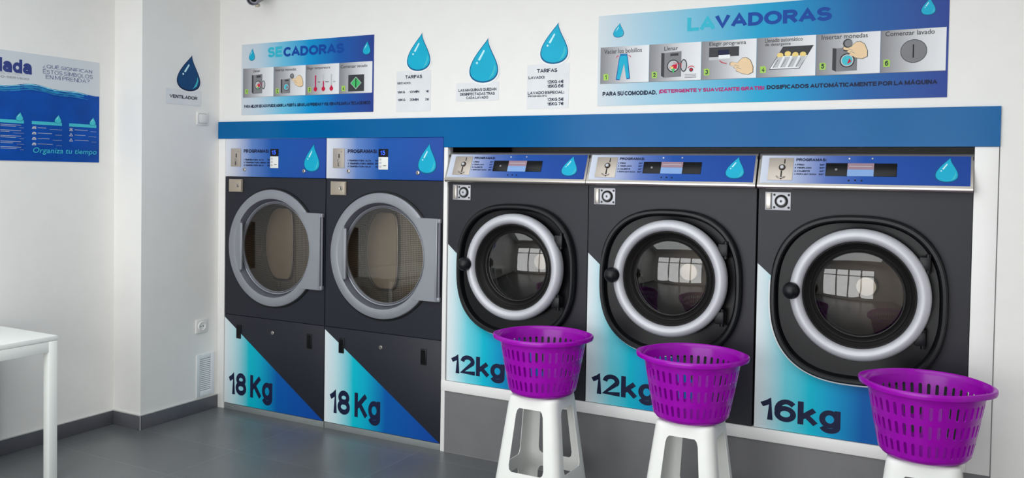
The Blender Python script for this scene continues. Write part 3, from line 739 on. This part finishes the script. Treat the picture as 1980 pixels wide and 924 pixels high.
def make_basket(label, loc, rz):
    T = thing('laundry_basket', label, 'basket', loc, rz, 'purple laundry baskets')
    H = .284; NS = 40
    rows = [(.034, .086), (.106, .160), (.178, .234)]
    def rad(z): return .158 + (.213 - .158) * (z / H) ** .9
    b = M(True)
    def pt(th, z, r=None):
        r = rad(z) if r is None else r
        return (r * math.cos(th), r * math.sin(th), z)
    N2 = NS * 4
    # base and lower curve
    ls = [[pt(2 * PI * i / N2, z, r) for i in range(N2)] for r, z in ((.02, .004), (.10, .004), (.142, .003), (.151, .006), (.156, .012), (.1595, .020))]
    b.loops(ls, PURPLE, True, True, False)
    zs_ = [.020, .034, .086, .106, .160, .178, .234, .262]
    def slot_loop():
        pts = []
        for i in range(16):
            a = 2 * PI * i / 16 + PI / 16
            pts.append(a)
        return pts
    for k in range(len(zs_) - 1):
        z0, z1 = zs_[k], zs_[k + 1]; hole = (z0, z1) in rows
        for i in range(NS):
            t0, t1 = 2 * PI * i / NS, 2 * PI * (i + 1) / NS
            if not hole:
                ring0 = [pt(t0 + (t1 - t0) * q / 4, z0) for q in range(5)]; ring1 = [pt(t0 + (t1 - t0) * q / 4, z1) for q in range(5)]
                b.add(ring0 + ring1, [(q, q + 1, q + 6, q + 5) for q in range(4)], PURPLE); continue
            # cell with a rounded slot; outer border carries 5 points along top and bottom, 3 on the sides
            out = [(q / 4, 0) for q in range(5)] + [(1, .5)] + [(1 - q / 4, 1) for q in range(5)] + [(0, .5)]
            sl, sr, cr = .29, .71, .12
            inn = [(sl, cr), (.36, .04), (.5, .0), (.64, .04), (sr, cr), (sr, .5), (sr, 1 - cr), (.64, .96), (.5, 1.0), (.36, .96), (sl, 1 - cr), (sl, .5)]
            inn = [(u, .03 + .94 * v) for u, v in inn]
            m_ = lambda u, v: pt(t0 + (t1 - t0) * u, z0 + (z1 - z0) * v)
            vs = [m_(u, v) for u, v in out] + [m_(u, v) for u, v in inn]
            b.add(vs, [(q, (q + 1) % 12, 12 + (q + 1) % 12, 12 + q) for q in range(12)], PURPLE)
    o = b.build('body', T, sharp=40)
    thicken(o, .0042, 40)
    b = M(); n = 160
    def ear(th): return max(0.0, math.cos(th)) ** 14 + max(0.0, -math.cos(th)) ** 14
    prof = [(.2085, .256, 0), (.2095, .262, 0), (.2115, .270, .1), (.2150, .279, .6), (.2185, .284, 1), (.2225, .284, 1), (.2250, .281, 1), (.2255, .272, 1), (.2245, .2625, .9), (.2225, .2625, .8), (.2215, .270, .6), (.2175, .273, .3), (.2155, .266, 0), (.2125, .256, 0), (.2085, .256, 0)]
    ls = []
    for r, z, e in prof:
        ls.append([((r + .019 * e * ear(2 * PI * i / n)) * math.cos(2 * PI * i / n), (r + .019 * e * ear(2 * PI * i / n)) * math.sin(2 * PI * i / n), z) for i in range(n)])
    b.loops(ls, PURPLE); b.build('rim', T, sharp=60)
    return T
bk1 = make_basket('slotted purple laundry basket on the stool nearest the tumble dryers', (SP[0][0], SP[0][1], .5402), math.radians(22))
dup(bk1, (SP[1][0], SP[1][1], .5402), 'slotted purple laundry basket in front of the middle washing machine', math.radians(12))
dup(bk1, (SP[2][0], SP[2][1], .5402), 'slotted purple laundry basket at the right edge in front of the 16kg machine', math.radians(-6))

# ------------------------------------------------------------------ table at the left
T = thing('side_table', 'white square-legged table standing against the left wall', 'table', (0.05, -1.98, 0))
tx0, tx1, ty0, ty1 = -.29, .303, -.60, .601
M().box(tx0, tx1, ty0, ty1, .715, .740, TABLEW, .003).build('tabletop', T)
lw = .046
b = M()
for y in (ty0 + .002, ty1 - .002 - .030): b.box(tx0 + lw, tx1 - lw, y, y + .030, .660, .7145, TABLEW, .002)
for x in (tx0 + .002, tx1 - .002 - .030): b.box(x, x + .030, ty0 + lw, ty1 - lw, .660, .7145, TABLEW, .002)
b.build('apron', T)
for x in (tx0 + .001, tx1 - lw - .001):
    for y in (ty0 + .001, ty1 - lw - .001): M().box(x, x + lw, y, y + lw, 0.0, .7148, TABLEW, .003).build('leg', T)

# ------------------------------------------------------------------ instruction boards on the back wall
def hand_print(p, x0, x1, z0, z1, flip=False, layer=4):
    """small drawn hand reaching left"""
    pts = [(0, .66), (.05, .76), (.14, .77), (.34, .70), (.42, .84), (.54, .98), (.70, 1.0), (.88, .84), (1.0, .45), (1.0, .12), (.80, 0), (.54, .06), (.42, .16), (.30, .22), (.26, .30), (.34, .36), (.22, .38), (.16, .46), (.24, .52), (.12, .54), (.03, .58)]
    f = lambda k: [(x0 + (x1 - x0) * (.5 + (a - .5) * k), z0 + (z1 - z0) * (.5 + (b_ - .5) * k)) for a, b_ in pts]
    p.flat(f(1.0)[::-1], PGREYD, layer); p.flat(f(.95)[::-1], PSKIN, layer + 1)
    for q in ((.22, .60, .42, .50), (.3, .46, .5, .34)):
        p.line([(x0 + (x1 - x0) * q[0], z0 + (z1 - z0) * q[1]), (x0 + (x1 - x0) * q[2], z0 + (z1 - z0) * q[3])], .0016, PGREY, layer + 2)
def washer_print(p, x0, x1, z0, z1, open_=True, layer=3):
    w_, h = x1 - x0, z1 - z0; s_ = .16 * w_
    p.flat([(x0, z0 + .08 * h), (x0 + s_, z0), (x0 + s_, z1 - .05 * h), (x0, z1 - .03 * h)], PGREYD, layer)
    p.flat([(x0 + s_, z0), (x1, z0 + .02 * h), (x1, z1), (x0 + s_, z1 - .05 * h)], PGREY, layer)
    p.flat([(x0 + .45 * w_, z1 - .18 * h), (x1 - .15 * w_, z1 - .17 * h), (x1 - .15 * w_, z1 - .07 * h), (x0 + .45 * w_, z1 - .08 * h)], PGREYD, layer + 1)
    cx, cz, r = x0 + .6 * w_, z0 + .44 * h, .30 * w_
    p.disc(cx, cz, r, PBLACK, layer + 1); p.disc(cx, cz, r * .86, PLGREY, layer + 2)
    if open_:
        p.flat([(cx - .02, cz - .3 * r), (cx + .6 * r, cz - .5 * r), (cx + .7 * r, cz + .3 * r), (cx, cz + .2 * r)], PRED, layer + 3)
        p.flat([(cx - .6 * r, cz - .1 * r), (cx - .1 * r, cz - .6 * r), (cx + .1 * r, cz - .1 * r)], PYELL, layer + 3)
        p.flat([(cx - .3 * r, cz - .5 * r), (cx + .1 * r, cz - 1.2 * r), (cx + .3 * r, cz - .4 * r)], PGREEN, layer + 3)
        p.disc(x1 + .12 * w_, cz, .16 * w_, PBLACK, layer + 3, r); p.disc(x1 + .12 * w_, cz, .12 * w_, PLGREY, layer + 4, r * .84)
        p.line([(cx, cz + .5 * r), (x1, cz + .3 * r), (x1, cz - .3 * r)], .003, PRED, layer + 4)
    else:
        p.disc(cx, cz, r * .7, PTEAL, layer + 3); p.flat([(cx, cz - .5 * r), (cx + .6 * r, cz - .2 * r), (cx + .3 * r, cz + .3 * r)], PRED, layer + 4)

def panel(T, x0, x1, z0, z1, num, badge, caps, draw, base):
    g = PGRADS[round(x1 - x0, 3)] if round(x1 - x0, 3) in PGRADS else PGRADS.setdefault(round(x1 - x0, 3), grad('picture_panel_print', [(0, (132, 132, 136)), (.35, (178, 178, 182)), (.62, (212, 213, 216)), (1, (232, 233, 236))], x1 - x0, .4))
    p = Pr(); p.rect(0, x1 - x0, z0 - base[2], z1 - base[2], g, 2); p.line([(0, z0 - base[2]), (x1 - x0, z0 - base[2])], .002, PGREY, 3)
    q = Pr(); draw(q)                                         # drawn in board coordinates, moved to the panel's own origin
    off = x0
    p.v += [(v[0] - off, v[1], v[2] - base[2]) for v in q.v] if False else []
    n0 = len(p.v)
    for m_ in q.ms: p.slot(m_)
    p.v += [(v[0] - off, v[1], v[2] - base[2]) for v in q.v]
    p.f += [[i + n0 for i in f] for f in q.f]; p.mi += [p.ms.index(q.ms[k]) for k in q.mi]
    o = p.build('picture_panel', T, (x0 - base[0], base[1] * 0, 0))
    c = Pr()
    for (t, a, b_, z, z2) in caps: c.text(t, a - off, b_ - off, z - base[2], z2 - base[2], PGREYD, 4, .006)
    c.build('caption', o)
    bx, bz = badge
    c = Pr(); c.flat([(bx - off - .013, bz - .016 - base[2]), (bx - off + .013, bz - .016 - base[2]), (bx - off + .014, bz + .010 - base[2]), (bx - off + .006, bz + .017 - base[2]), (bx - off - .014, bz + .015 - base[2])], PLIME, 4)
    c.text(num, bx - off - (.004 if num == '1' else .007), bx - off + (.004 if num == '1' else .007), bz - .011 - base[2], bz + .011 - base[2], NAVY, 5, .02)
    c.build('number_badge', o)
PGRADS = {}

BX = 0.203
T = thing('instruction_board', 'smaller printed board with four dryer steps above the tumble dryers', 'sign', (BX, -.0025, 1.954))
bz0 = 1.954
G = grad('dryer_board_print', [(0, (206, 212, 220)), (.14, (190, 208, 222)), (.33, (110, 190, 222)), (.53, (0, 148, 208)), (.75, (22, 92, 172)), (1, (40, 62, 140))], 1.072, .4)
M().box(0, 1.072, -.0005, .0024, 0, .459, G).build('board', T)
base = (BX, 0, bz0)
def L0(p): return Pr()
p = Pr(); p.text('SE', .432 - BX, .553 - BX, 2.318 - bz0, 2.384 - bz0, PCYAN, 3, .03); p.text('CADORAS', .564 - BX, 1.052 - BX, 2.316 - bz0, 2.382 - bz0, PBLUE, 3, .03); p.build('title', T)
p = Pr(); p.text('PARA MEJOR SECADO PUEDE ABRIR LA PUERTA, GIRAR LAS PRENDAS Y VOLVER A PULSAR LA TECLA DE INICIO', .228 - BX, 1.255 - BX, 1.998 - bz0, 2.021 - bz0, NAVY, 3, .03); p.build('footer_text', T)
for (a, b_, c, d) in ((.262, .320, 2.305, 2.386), (1.188, 1.252, 2.296, 2.380)):
    p = Pr(); drop_print(p, a + .006 - BX, b_ - BX, c - bz0, d - bz0, 3, False); p.build('drop_emblem', T)
def d1(q): washer_print(q, .294, .385, 2.089, 2.216)
def d2(q):
    washer_print(q, .543, .622, 2.084, 2.178, False); hand_print(q, .634, .730, 2.120, 2.196); q.disc(.638, 2.192, .016, PGREYD, 7); q.disc(.640, 2.193, .012, PGREY, 8)
def d3(q):
    for x, zt in ((.829, 2.189), (.892, 2.151), (.955, 2.123)):
        q.disc(x, 2.103, .014, PRED, 3); q.rect(x - .005, x + .005, 2.105, zt, PRED, 3); q.rect(x - .002, x + .002, 2.11, zt - .006, PMAG, 4)
        q.rect(x - .0055, x + .0055, zt, 2.192, PLGREY, 3)
    q.text('High', .848, .868, 2.142, 2.150, PGREYD, 4, .01); q.text('Middle', .908, .936, 2.142, 2.150, PGREYD, 4, .01); q.text('Low', .970, .988, 2.142, 2.150, PGREYD, 4, .01)
def d4(q):
    q.rect(1.086, 1.206, 2.080, 2.180, PGREYD, 3); q.flat([(1.102, 2.130), (1.1445, 2.092), (1.187, 2.130), (1.1445, 2.168)], PLGREY, 4); q.flat([(1.106, 2.130), (1.1445, 2.096), (1.183, 2.130), (1.1445, 2.164)], PGREEN, 5)
    q.rect(1.1415, 1.1475, 2.103, 2.158, PBLACK, 6)
Z0, Z1 = 2.068, 2.256
panel(T, .216, .4805, Z0, Z1, '1', (.250, 2.106), [('Llenar', .304, .366, 2.229, 2.246)], d1, base)
panel(T, .482, .7475, Z0, Z1, '2', (.515, 2.102), [('Insertar monedas', .497, .671, 2.226, 2.244)], d2, base)
panel(T, .749, 1.0145, Z0, Z1, '3', (.782, 2.101), [('Elegir temperatura', .760, .944, 2.222, 2.242)], d3, base)
panel(T, 1.016, 1.266, Z0, Z1, '4', (1.049, 2.100), [('Comenzar secado', 1.027, 1.230, 2.223, 2.242)], d4, base)

BX = 2.714
T = thing('instruction_board', 'large printed board with six washing steps above the washing machines', 'sign', (BX, -.0025, 1.954))
G = grad('washer_board_print', [(0, (210, 218, 224)), (.12, (176, 206, 222)), (.30, (124, 190, 216)), (.50, (22, 160, 204)), (.60, (10, 142, 196)), (.78, (26, 96, 164)), (1, (42, 66, 146))], 1.612, .4)
M().box(0, 1.612, -.0005, .0024, 0, .463, G).build('board', T)
base = (BX, 0, bz0)
p = Pr(); p.text('LA', 3.182 - BX, 3.320 - BX, 2.308 - bz0, 2.380 - bz0, PCYAN, 3, .035); p.text('VADORAS', 3.318 - BX, 3.852 - BX, 2.310 - bz0, 2.383 - bz0, PBLUE, 3, .035); p.build('title', T)
p = Pr(); p.text('PARA SU COMODIDAD,', 2.743 - BX, 3.034 - BX, 2.003 - bz0, 2.028 - bz0, NAVY, 3, .03); p.text('¡DETERGENTE Y SUAVIZANTE GRATIS!', 3.045 - BX, 3.559 - BX, 2.006 - bz0, 2.030 - bz0, PMAG, 3, .03)
p.text('DOSIFICADOS AUTOMÁTICAMENTE POR LA MÁQUINA', 3.570 - BX, 4.288 - BX, 2.011 - bz0, 2.036 - bz0, NAVY, 3, .03); p.build('footer_text', T)
for (a, b_, c, d) in ((2.796, 2.854, 2.300, 2.374), (4.217, 4.275, 2.309, 2.386)):
    p = Pr(); drop_print(p, a - BX, b_ - BX, c - bz0, d - bz0, 3, False); p.build('drop_emblem', T)
def e1(q):
    o_ = [(2.836, 2.216), (2.873, 2.216), (2.878, 2.190), (2.891, 2.088), (2.872, 2.086), (2.858, 2.168), (2.834, 2.083), (2.814, 2.085), (2.829, 2.190)]
    q.flat(o_[::-1], PBLUE, 3); c = (2.853, 2.15); q.flat([(c[0] + (x - c[0]) * .88, c[1] + (z - c[1]) * .94) for x, z in o_][::-1], DROPC, 4)
    q.line([(2.836, 2.208), (2.873, 2.208)], .003, PBLUE, 5); q.line([(2.814, 2.197), (2.819, 2.205), (2.829, 2.207)], .003, PRED, 4); q.line([(2.880, 2.207), (2.888, 2.204), (2.894, 2.197)], .003, PRED, 4)
def e2(q):
    washer_print(q, 3.053, 3.156, 2.086, 2.214)
    q.disc(3.206, 2.120, .010, PGREYD, 3); q.disc(3.206, 2.120, .006, PRED, 4); q.line([(3.190, 2.128), (3.198, 2.137), (3.210, 2.138), (3.222, 2.131)], .004, PRED, 4)
    for z in (2.098, 2.090, 2.083): q.line([(3.174, z), (3.232, z)], .0028, PGREY, 3)
def e3(q):
    q.rect(3.293, 3.437, 2.176, 2.222, PGREYD, 3); q.rect(3.336, 3.390, 2.185, 2.208, NAVY, 4); q.rect(3.293, 3.392, 2.161, 2.1755, PLGREY, 3); q.rect(3.34, 3.395, 2.166, 2.184, PWHITE, 5)
    hand_print(q, 3.392, 3.506, 2.084, 2.168); q.line([(3.345, 2.157), (3.358, 2.147), (3.380, 2.142)], .004, PRED, 4)
def e4(q):
    q.flat([(3.578, 2.103), (3.716, 2.103), (3.776, 2.208), (3.640, 2.208)], PGREYD, 3); q.flat([(3.582, 2.106), (3.714, 2.106), (3.750, 2.164), (3.618, 2.164)], PWHITE, 4)
    for k in range(4):
        x = 3.628 + .034 * k; q.disc(x, 2.168 + (.006 if k == 1 else 0), .014, PYELL, 5, .012); q.flat([(x - .034, 2.112), (x - .010, 2.112), (x + .012, 2.16), (x - .012, 2.16)], PLGREY, 5); q.line([(x - .03, 2.112), (x - .008, 2.15)], .003, PGREY, 6)
def e5(q):
    washer_print(q, 3.858, 3.963, 2.082, 2.192, False); hand_print(q, 3.900, 4.007, 2.134, 2.214); q.disc(3.922, 2.207, .020, PGREYD, 7); q.disc(3.925, 2.207, .016, PGREY, 8)
def e6(q):
    q.disc(4.192, 2.158, .053, PGREYD, 3, .051, 40); q.disc(4.192, 2.158, .0505, PGREY, 4, .0485, 40); q.rect(4.188, 4.193, 2.129, 2.187, PBLACK, 5)
ex = [2.728, 2.990, 3.255, 3.520, 3.787, 4.059, 4.319]; Z0, Z1 = 2.068, 2.254
cap = [[('Vaciar los bolsillos', 2.748, 2.951, 2.220, 2.243)], [('Llenar', 3.068, 3.137, 2.220, 2.240)], [('Elegir programa', 3.293, 3.469, 2.225, 2.249)],
       [('Llenado automático', 3.557, 3.727, 2.231, 2.250), ('de detergente', 3.558, 3.674, 2.210, 2.228)], [('Insertar monedas', 3.810, 4.005, 2.229, 2.250)], [('Comenzar lavado', 4.077, 4.272, 2.228, 2.249)]]
bd = [(2.760, 2.101), (3.019, 2.102), (3.283, 2.105), (3.551, 2.105), (3.817, 2.109), (4.085, 2.110)]
for k, dfn in enumerate((e1, e2, e3, e4, e5, e6)):
    panel(T, ex[k], ex[k + 1] - .0015, Z0, Z1, str(k + 1), bd[k], cap[k], dfn, base)

# ------------------------------------------------------------------ stickers with a card and a drop
def sticker(label, x0, x1, z0, z1, lines, drop, loc, rotz=0.0, fill=None, edge=None):
    T = thing('price_notice' if 'price' in label else 'wall_notice', label, 'sign', loc, rotz)
    M().box(x0, x1, -.0012, -.0001, z0, z1, PCARD).build('card', T)
    p = Pr()
    for (t, a, b_, c, d) in lines: p.text(t, a, b_, c, d, NAVY, 1, .025)
    p.build('lettering', T, (0, -.0013, 0))
    p = Pr(); drop_print(p, *drop, 1, True, fill, edge); p.build('drop_emblem', T, (0, -.0014, 0))
    return T
def shift(ls, dx, dz): return [(t, a - dx, b_ - dx, c - dz, d - dz) for t, a, b_, c, d in ls]
X0 = 1.442
sticker('dryer price notice with a blue drop, left of the three above the machines', 0, .240, 0, .236, shift([('TARIFAS', 1.505, 1.623, 2.141, 2.162), ('SECADO:', 1.448, 1.544, 2.110, 2.123),
    ('18KG', 1.449, 1.504, 2.057, 2.071), ('10 MIN', 1.535, 1.604, 2.057, 2.071), ('1€', 1.648, 1.670, 2.057, 2.071), ('18KG', 1.453, 1.507, 2.012, 2.026), ('20MIN', 1.537, 1.600, 2.011, 2.026), ('2€', 1.645, 1.671, 2.011, 2.025)], X0, 1.950),
    (1.518 - X0, 1.681 - X0, .236 - .003, .453), (X0, -.0005, 1.950))
X0 = 1.855
sticker('short disinfection notice with a blue drop in the middle of three signs', 0, .275, 0, .103, shift([('LAS MAQUINAS QUEDAN', 1.870, 2.115, 2.053, 2.071), ('DESINFECTADAS TRAS', 1.881, 2.105, 2.031, 2.048), ('CADA LAVADO', 1.922, 2.064, 2.010, 2.027)], X0, 2.000),
    (1.943 - X0, 2.127 - X0, .099, .346), (X0, -.0005, 2.000))
X0 = 2.303
sticker('washing price notice with a blue drop, beside the large washing board', 0, .248, 0, .237, shift([('TARIFAS', 2.363, 2.483, 2.140, 2.161), ('LAVADO:', 2.313, 2.410, 2.107, 2.124), ('12KG 4€', 2.425, 2.520, 2.080, 2.098), ('16KG 6€', 2.425, 2.520, 2.057, 2.075),
    ('LAVADO ESPECIAL:', 2.309, 2.525, 2.024, 2.042), ('(PROGRAMA Nº4)', 2.310, 2.424, 2.010, 2.021), ('12KG 5€', 2.427, 2.522, 1.986, 2.004), ('16KG 7€', 2.427, 2.522, 1.963, 1.981)], X0, 1.948),
    (2.383 - X0, 2.546 - X0, .235, .454), (X0, -.0005, 1.948))
Y0 = -.434
sticker('small VENTILADOR notice with a dark blue drop above the light switch', 0, .275, 0, .096, shift([('VENTILADOR', -.406, -.187, 2.040, 2.064)], Y0, 2.003),
    (-.349 - Y0, -.163 - Y0, .090, .324), (.0005, Y0, 2.003), PI / 2, DROPN, NAVY)

# ------------------------------------------------------------------ care-symbol poster on the left wall
Y0 = -1.75; PZ = 1.624
T = thing('care_symbol_poster', 'blue and white poster explaining garment care symbols on the left wall', 'poster', (XL + .0025, Y0, PZ), PI / 2)
pw, ph = 1.036, .606
M().box(0, pw, -.0005, .0024, 0, ph, mat('poster_paper', (206, 212, 218), .45, var=.01)).build('sheet', T)
p = Pr(); top = []
for i in range(41):
    x = pw * i / 40; top.append((x, .418 + .012 * math.sin(x * 9.0 + 2.2) + .006 * math.sin(x * 23)))
p.flat([(0, .002), (pw, .002)] + top[::-1], PSEA, 2)
for k, (dz, m_, wd) in enumerate(((-.004, PFOAM, .006), (-.018, PWAVE, .014), (-.034, PSEA, .008), (-.030, PWAVE, .005))):
    for i in range(36):
        if (i * 7 + k * 5) % 11 < 8:
            a, b_ = top[i], top[i + 2]; j = .002 * math.sin(i * 1.7 + k * 2)
            p.line([(a[0], a[1] + dz + j), (b_[0], b_[1] + dz + .002 * math.sin((i + 2) * 1.7 + k * 2))], wd * (.5 + .5 * abs(math.sin(i * .9 + k))), m_, 3 + k)
p.build('water_picture', T)
fy = lambda y: y - Y0
fz = lambda z: z - PZ
p = Pr(); p.text('lada', fy(-1.322), fy(-1.138), fz(2.111), fz(2.188), PINK, 3, .04); p.build('lettering', T)
p = Pr(); p.text('& DRY', fy(-1.318), fy(-1.170), fz(2.099), fz(2.110), PLGREY, 3, .0); p.text('AUTO-SERVICIO', fy(-1.372), fy(-1.154), fz(2.078), fz(2.090), PGREY, 3, .006); p.build('lettering', T)
p = Pr()
for t, a, b_, c, d in (('¿QUÉ SIGNIFICAN', -1.072, -.763, 2.155, 2.184), ('ESTOS SÍMBOLOS', -1.072, -.760, 2.127, 2.156), ('EN MI PRENDA?', -1.055, -.780, 2.098, 2.121)):
    p.text(t, fy(a), fy(b_), fz(c), fz(d), PINK, 3, .004)
p.build('lettering', T)
for k, (a, b_) in enumerate(((-1.349, -1.183), (-1.137, -.956), (-.911, -.734))):
    p = Pr(); p.rect(fy(a), fy(b_), fz(1.834), fz(1.852), PTEAL, 3); drop_print(p, fy(b_) - .046, fy(b_) - .004, fz(1.846), fz(1.898), 4, False, PTEAL)
    rows_ = (5, 4, 3)[k]
    for r in range(rows_):
        z = fz(1.816 - .0306 * r)
        x = fy(a)
        if k:
            if k == 1:
                p.flat([(x, z - .008), (x + .026, z - .008), (x + .024, z + .004), (x + .012, z + .007), (x + .004, z + .002)], PLGREY, 3); p.rect(x + .008, x + .018, z - .005, z - .002, PSEA, 4)
                if r == 0: p.line([(x, z - .009), (x + .026, z + .008)], .002, PLGREY, 4)
            else:
                p.flat([(x, z - .008), (x + .025, z - .008), (x + .0125, z + .011)], PLGREY, 3); p.flat([(x + .006, z - .005), (x + .019, z - .005), (x + .0125, z + .005)], PSEA, 4)
                if r == 0: p.line([(x, z - .009), (x + .025, z + .009)], .002, PLGREY, 5); p.line([(x, z + .009), (x + .025, z - .009)], .002, PLGREY, 5)
        ln = (.085, .05, .085, .07, .09)[(r + k) % 5]
        p.line([(x + .035, z), (x + .035 + ln, z)], .0022, PLGREY, 3); p.line([(x + .035 + ln + .02, z - .006), (fy(b_), z - .006)], .0012, PLGREY, 3)
        if k == 0: p.line([(x + .035, z + .008), (x + .15, z + .008)], .0022, PLGREY, 3)
    p.build('symbol_table', T)
# handwritten slogan
p = Pr(); p.text('Organiza tu tiempo', 0, fy(-.733) - fy(-1.132), 0, .040, PTEAL, 3, .0)
p.v = [(x + .22 * z, y, z) for x, y, z in p.v]
p.build('slogan', T, (fy(-1.135), 0, fz(1.664)))

# ------------------------------------------------------------------ switch, socket, grille, camera
T = thing('light_switch', 'small white square light switch under the VENTILADOR notice', 'switch', (.0004, -.195, 1.883), PI / 2)
M().box(0, .092, -.009, 0, 0, .083, SWITCH, .003).build('frame', T)
M().box(.016, .076, -.0125, -.009, .012, .071, SWITCH, .002).box(.014, .078, -.0096, -.0088, .010, .0735, PGREY).build('rocker', T)
T = thing('power_socket', 'white wall socket low on the side wall above the vent grille', 'socket', (.0004, -.192, .522), PI / 2)
b = M(); b.box(0, .094, -.010, 0, 0, .088, SWITCH, .004); b.build('frame', T)
b = M(); b.lathe([(.030, -.0135), (.027, -.0150), (.025, -.0145), (.0235, -.011), (.0, -.0105)], .047, .044, SWITCH, 40); b.lathe([(.030, -.0135), (.032, -.010)], .047, .044, SWITCH, 40)
for x in (.0375, .0565): b.lathe([(.004, -.0112), (.0, -.0113)], x, .044, DARK, 14)
b.build('socket_insert', T)
T = thing('vent_grille', 'white louvred vent grille just above the dark skirting', 'grille', (.0004, -.184, .100), PI / 2)
gw, gh = .150, .278
b = M(); fwid = .030
b.box(0, fwid, -.008, 0, 0, gh, GRILLE, .002); b.box(gw - fwid, gw, -.008, 0, 0, gh, GRILLE, .002); b.box(fwid, gw - fwid, -.008, 0, 0, fwid, GRILLE, .0015); b.box(fwid, gw - fwid, -.008, 0, gh - fwid, gh, GRILLE, .0015)
b.box(fwid, gw - fwid, -.0015, -.0005, fwid, gh - fwid, DARK)
b.build('frame', T)
b = M(); nl = 17; st = (gh - 2 * fwid) / nl
for k in range(nl):
    z = fwid + st * k
    b.add([(fwid, -.0075, z + .001), (gw - fwid, -.0075, z + .001), (gw - fwid, -.002, z + st * .75), (fwid, -.002, z + st * .75), (fwid, -.0065, z), (gw - fwid, -.0065, z), (gw - fwid, -.001, z + st * .70), (fwid, -.001, z + st * .70)],
          [(0, 1, 2, 3), (7, 6, 5, 4), (0, 4, 5, 1), (3, 2, 6, 7)], GRILLE)
b.build('louvres', T)

T = thing('security_camera', 'small grey security camera mounted high on the back wall', 'camera', (.405, -.001, 2.703))
M().box(-.03, .03, -.012, 0, -.04, .04, PLASTW, .004).tube([(0, -.008, 0), (0, -.06, 0), (.01, -.09, -.01)], .011, PLASTW, 14).build('bracket', T)
b = M(); b.lathe([(.0, .075), (.026, .073), (.034, .06), (.036, .0), (.036, -.07), (.039, -.074), (.039, -.085), (.033, -.086), (.030, -.06), (.0, -.058)], 0, 0, SILVERD, 40)
cm = b.build('housing', T, (.03, -.11, -.022), (math.radians(18), 0, math.radians(28)))
M().lathe([(.020, -.062), (.016, -.070), (.0, -.074)], 0, 0, BLACKG, 32).build('lens', cm)
M().box(.004, .026, -.06, -.02, -.052, -.034, BRASSY, .002).build('cable_gland', cm)
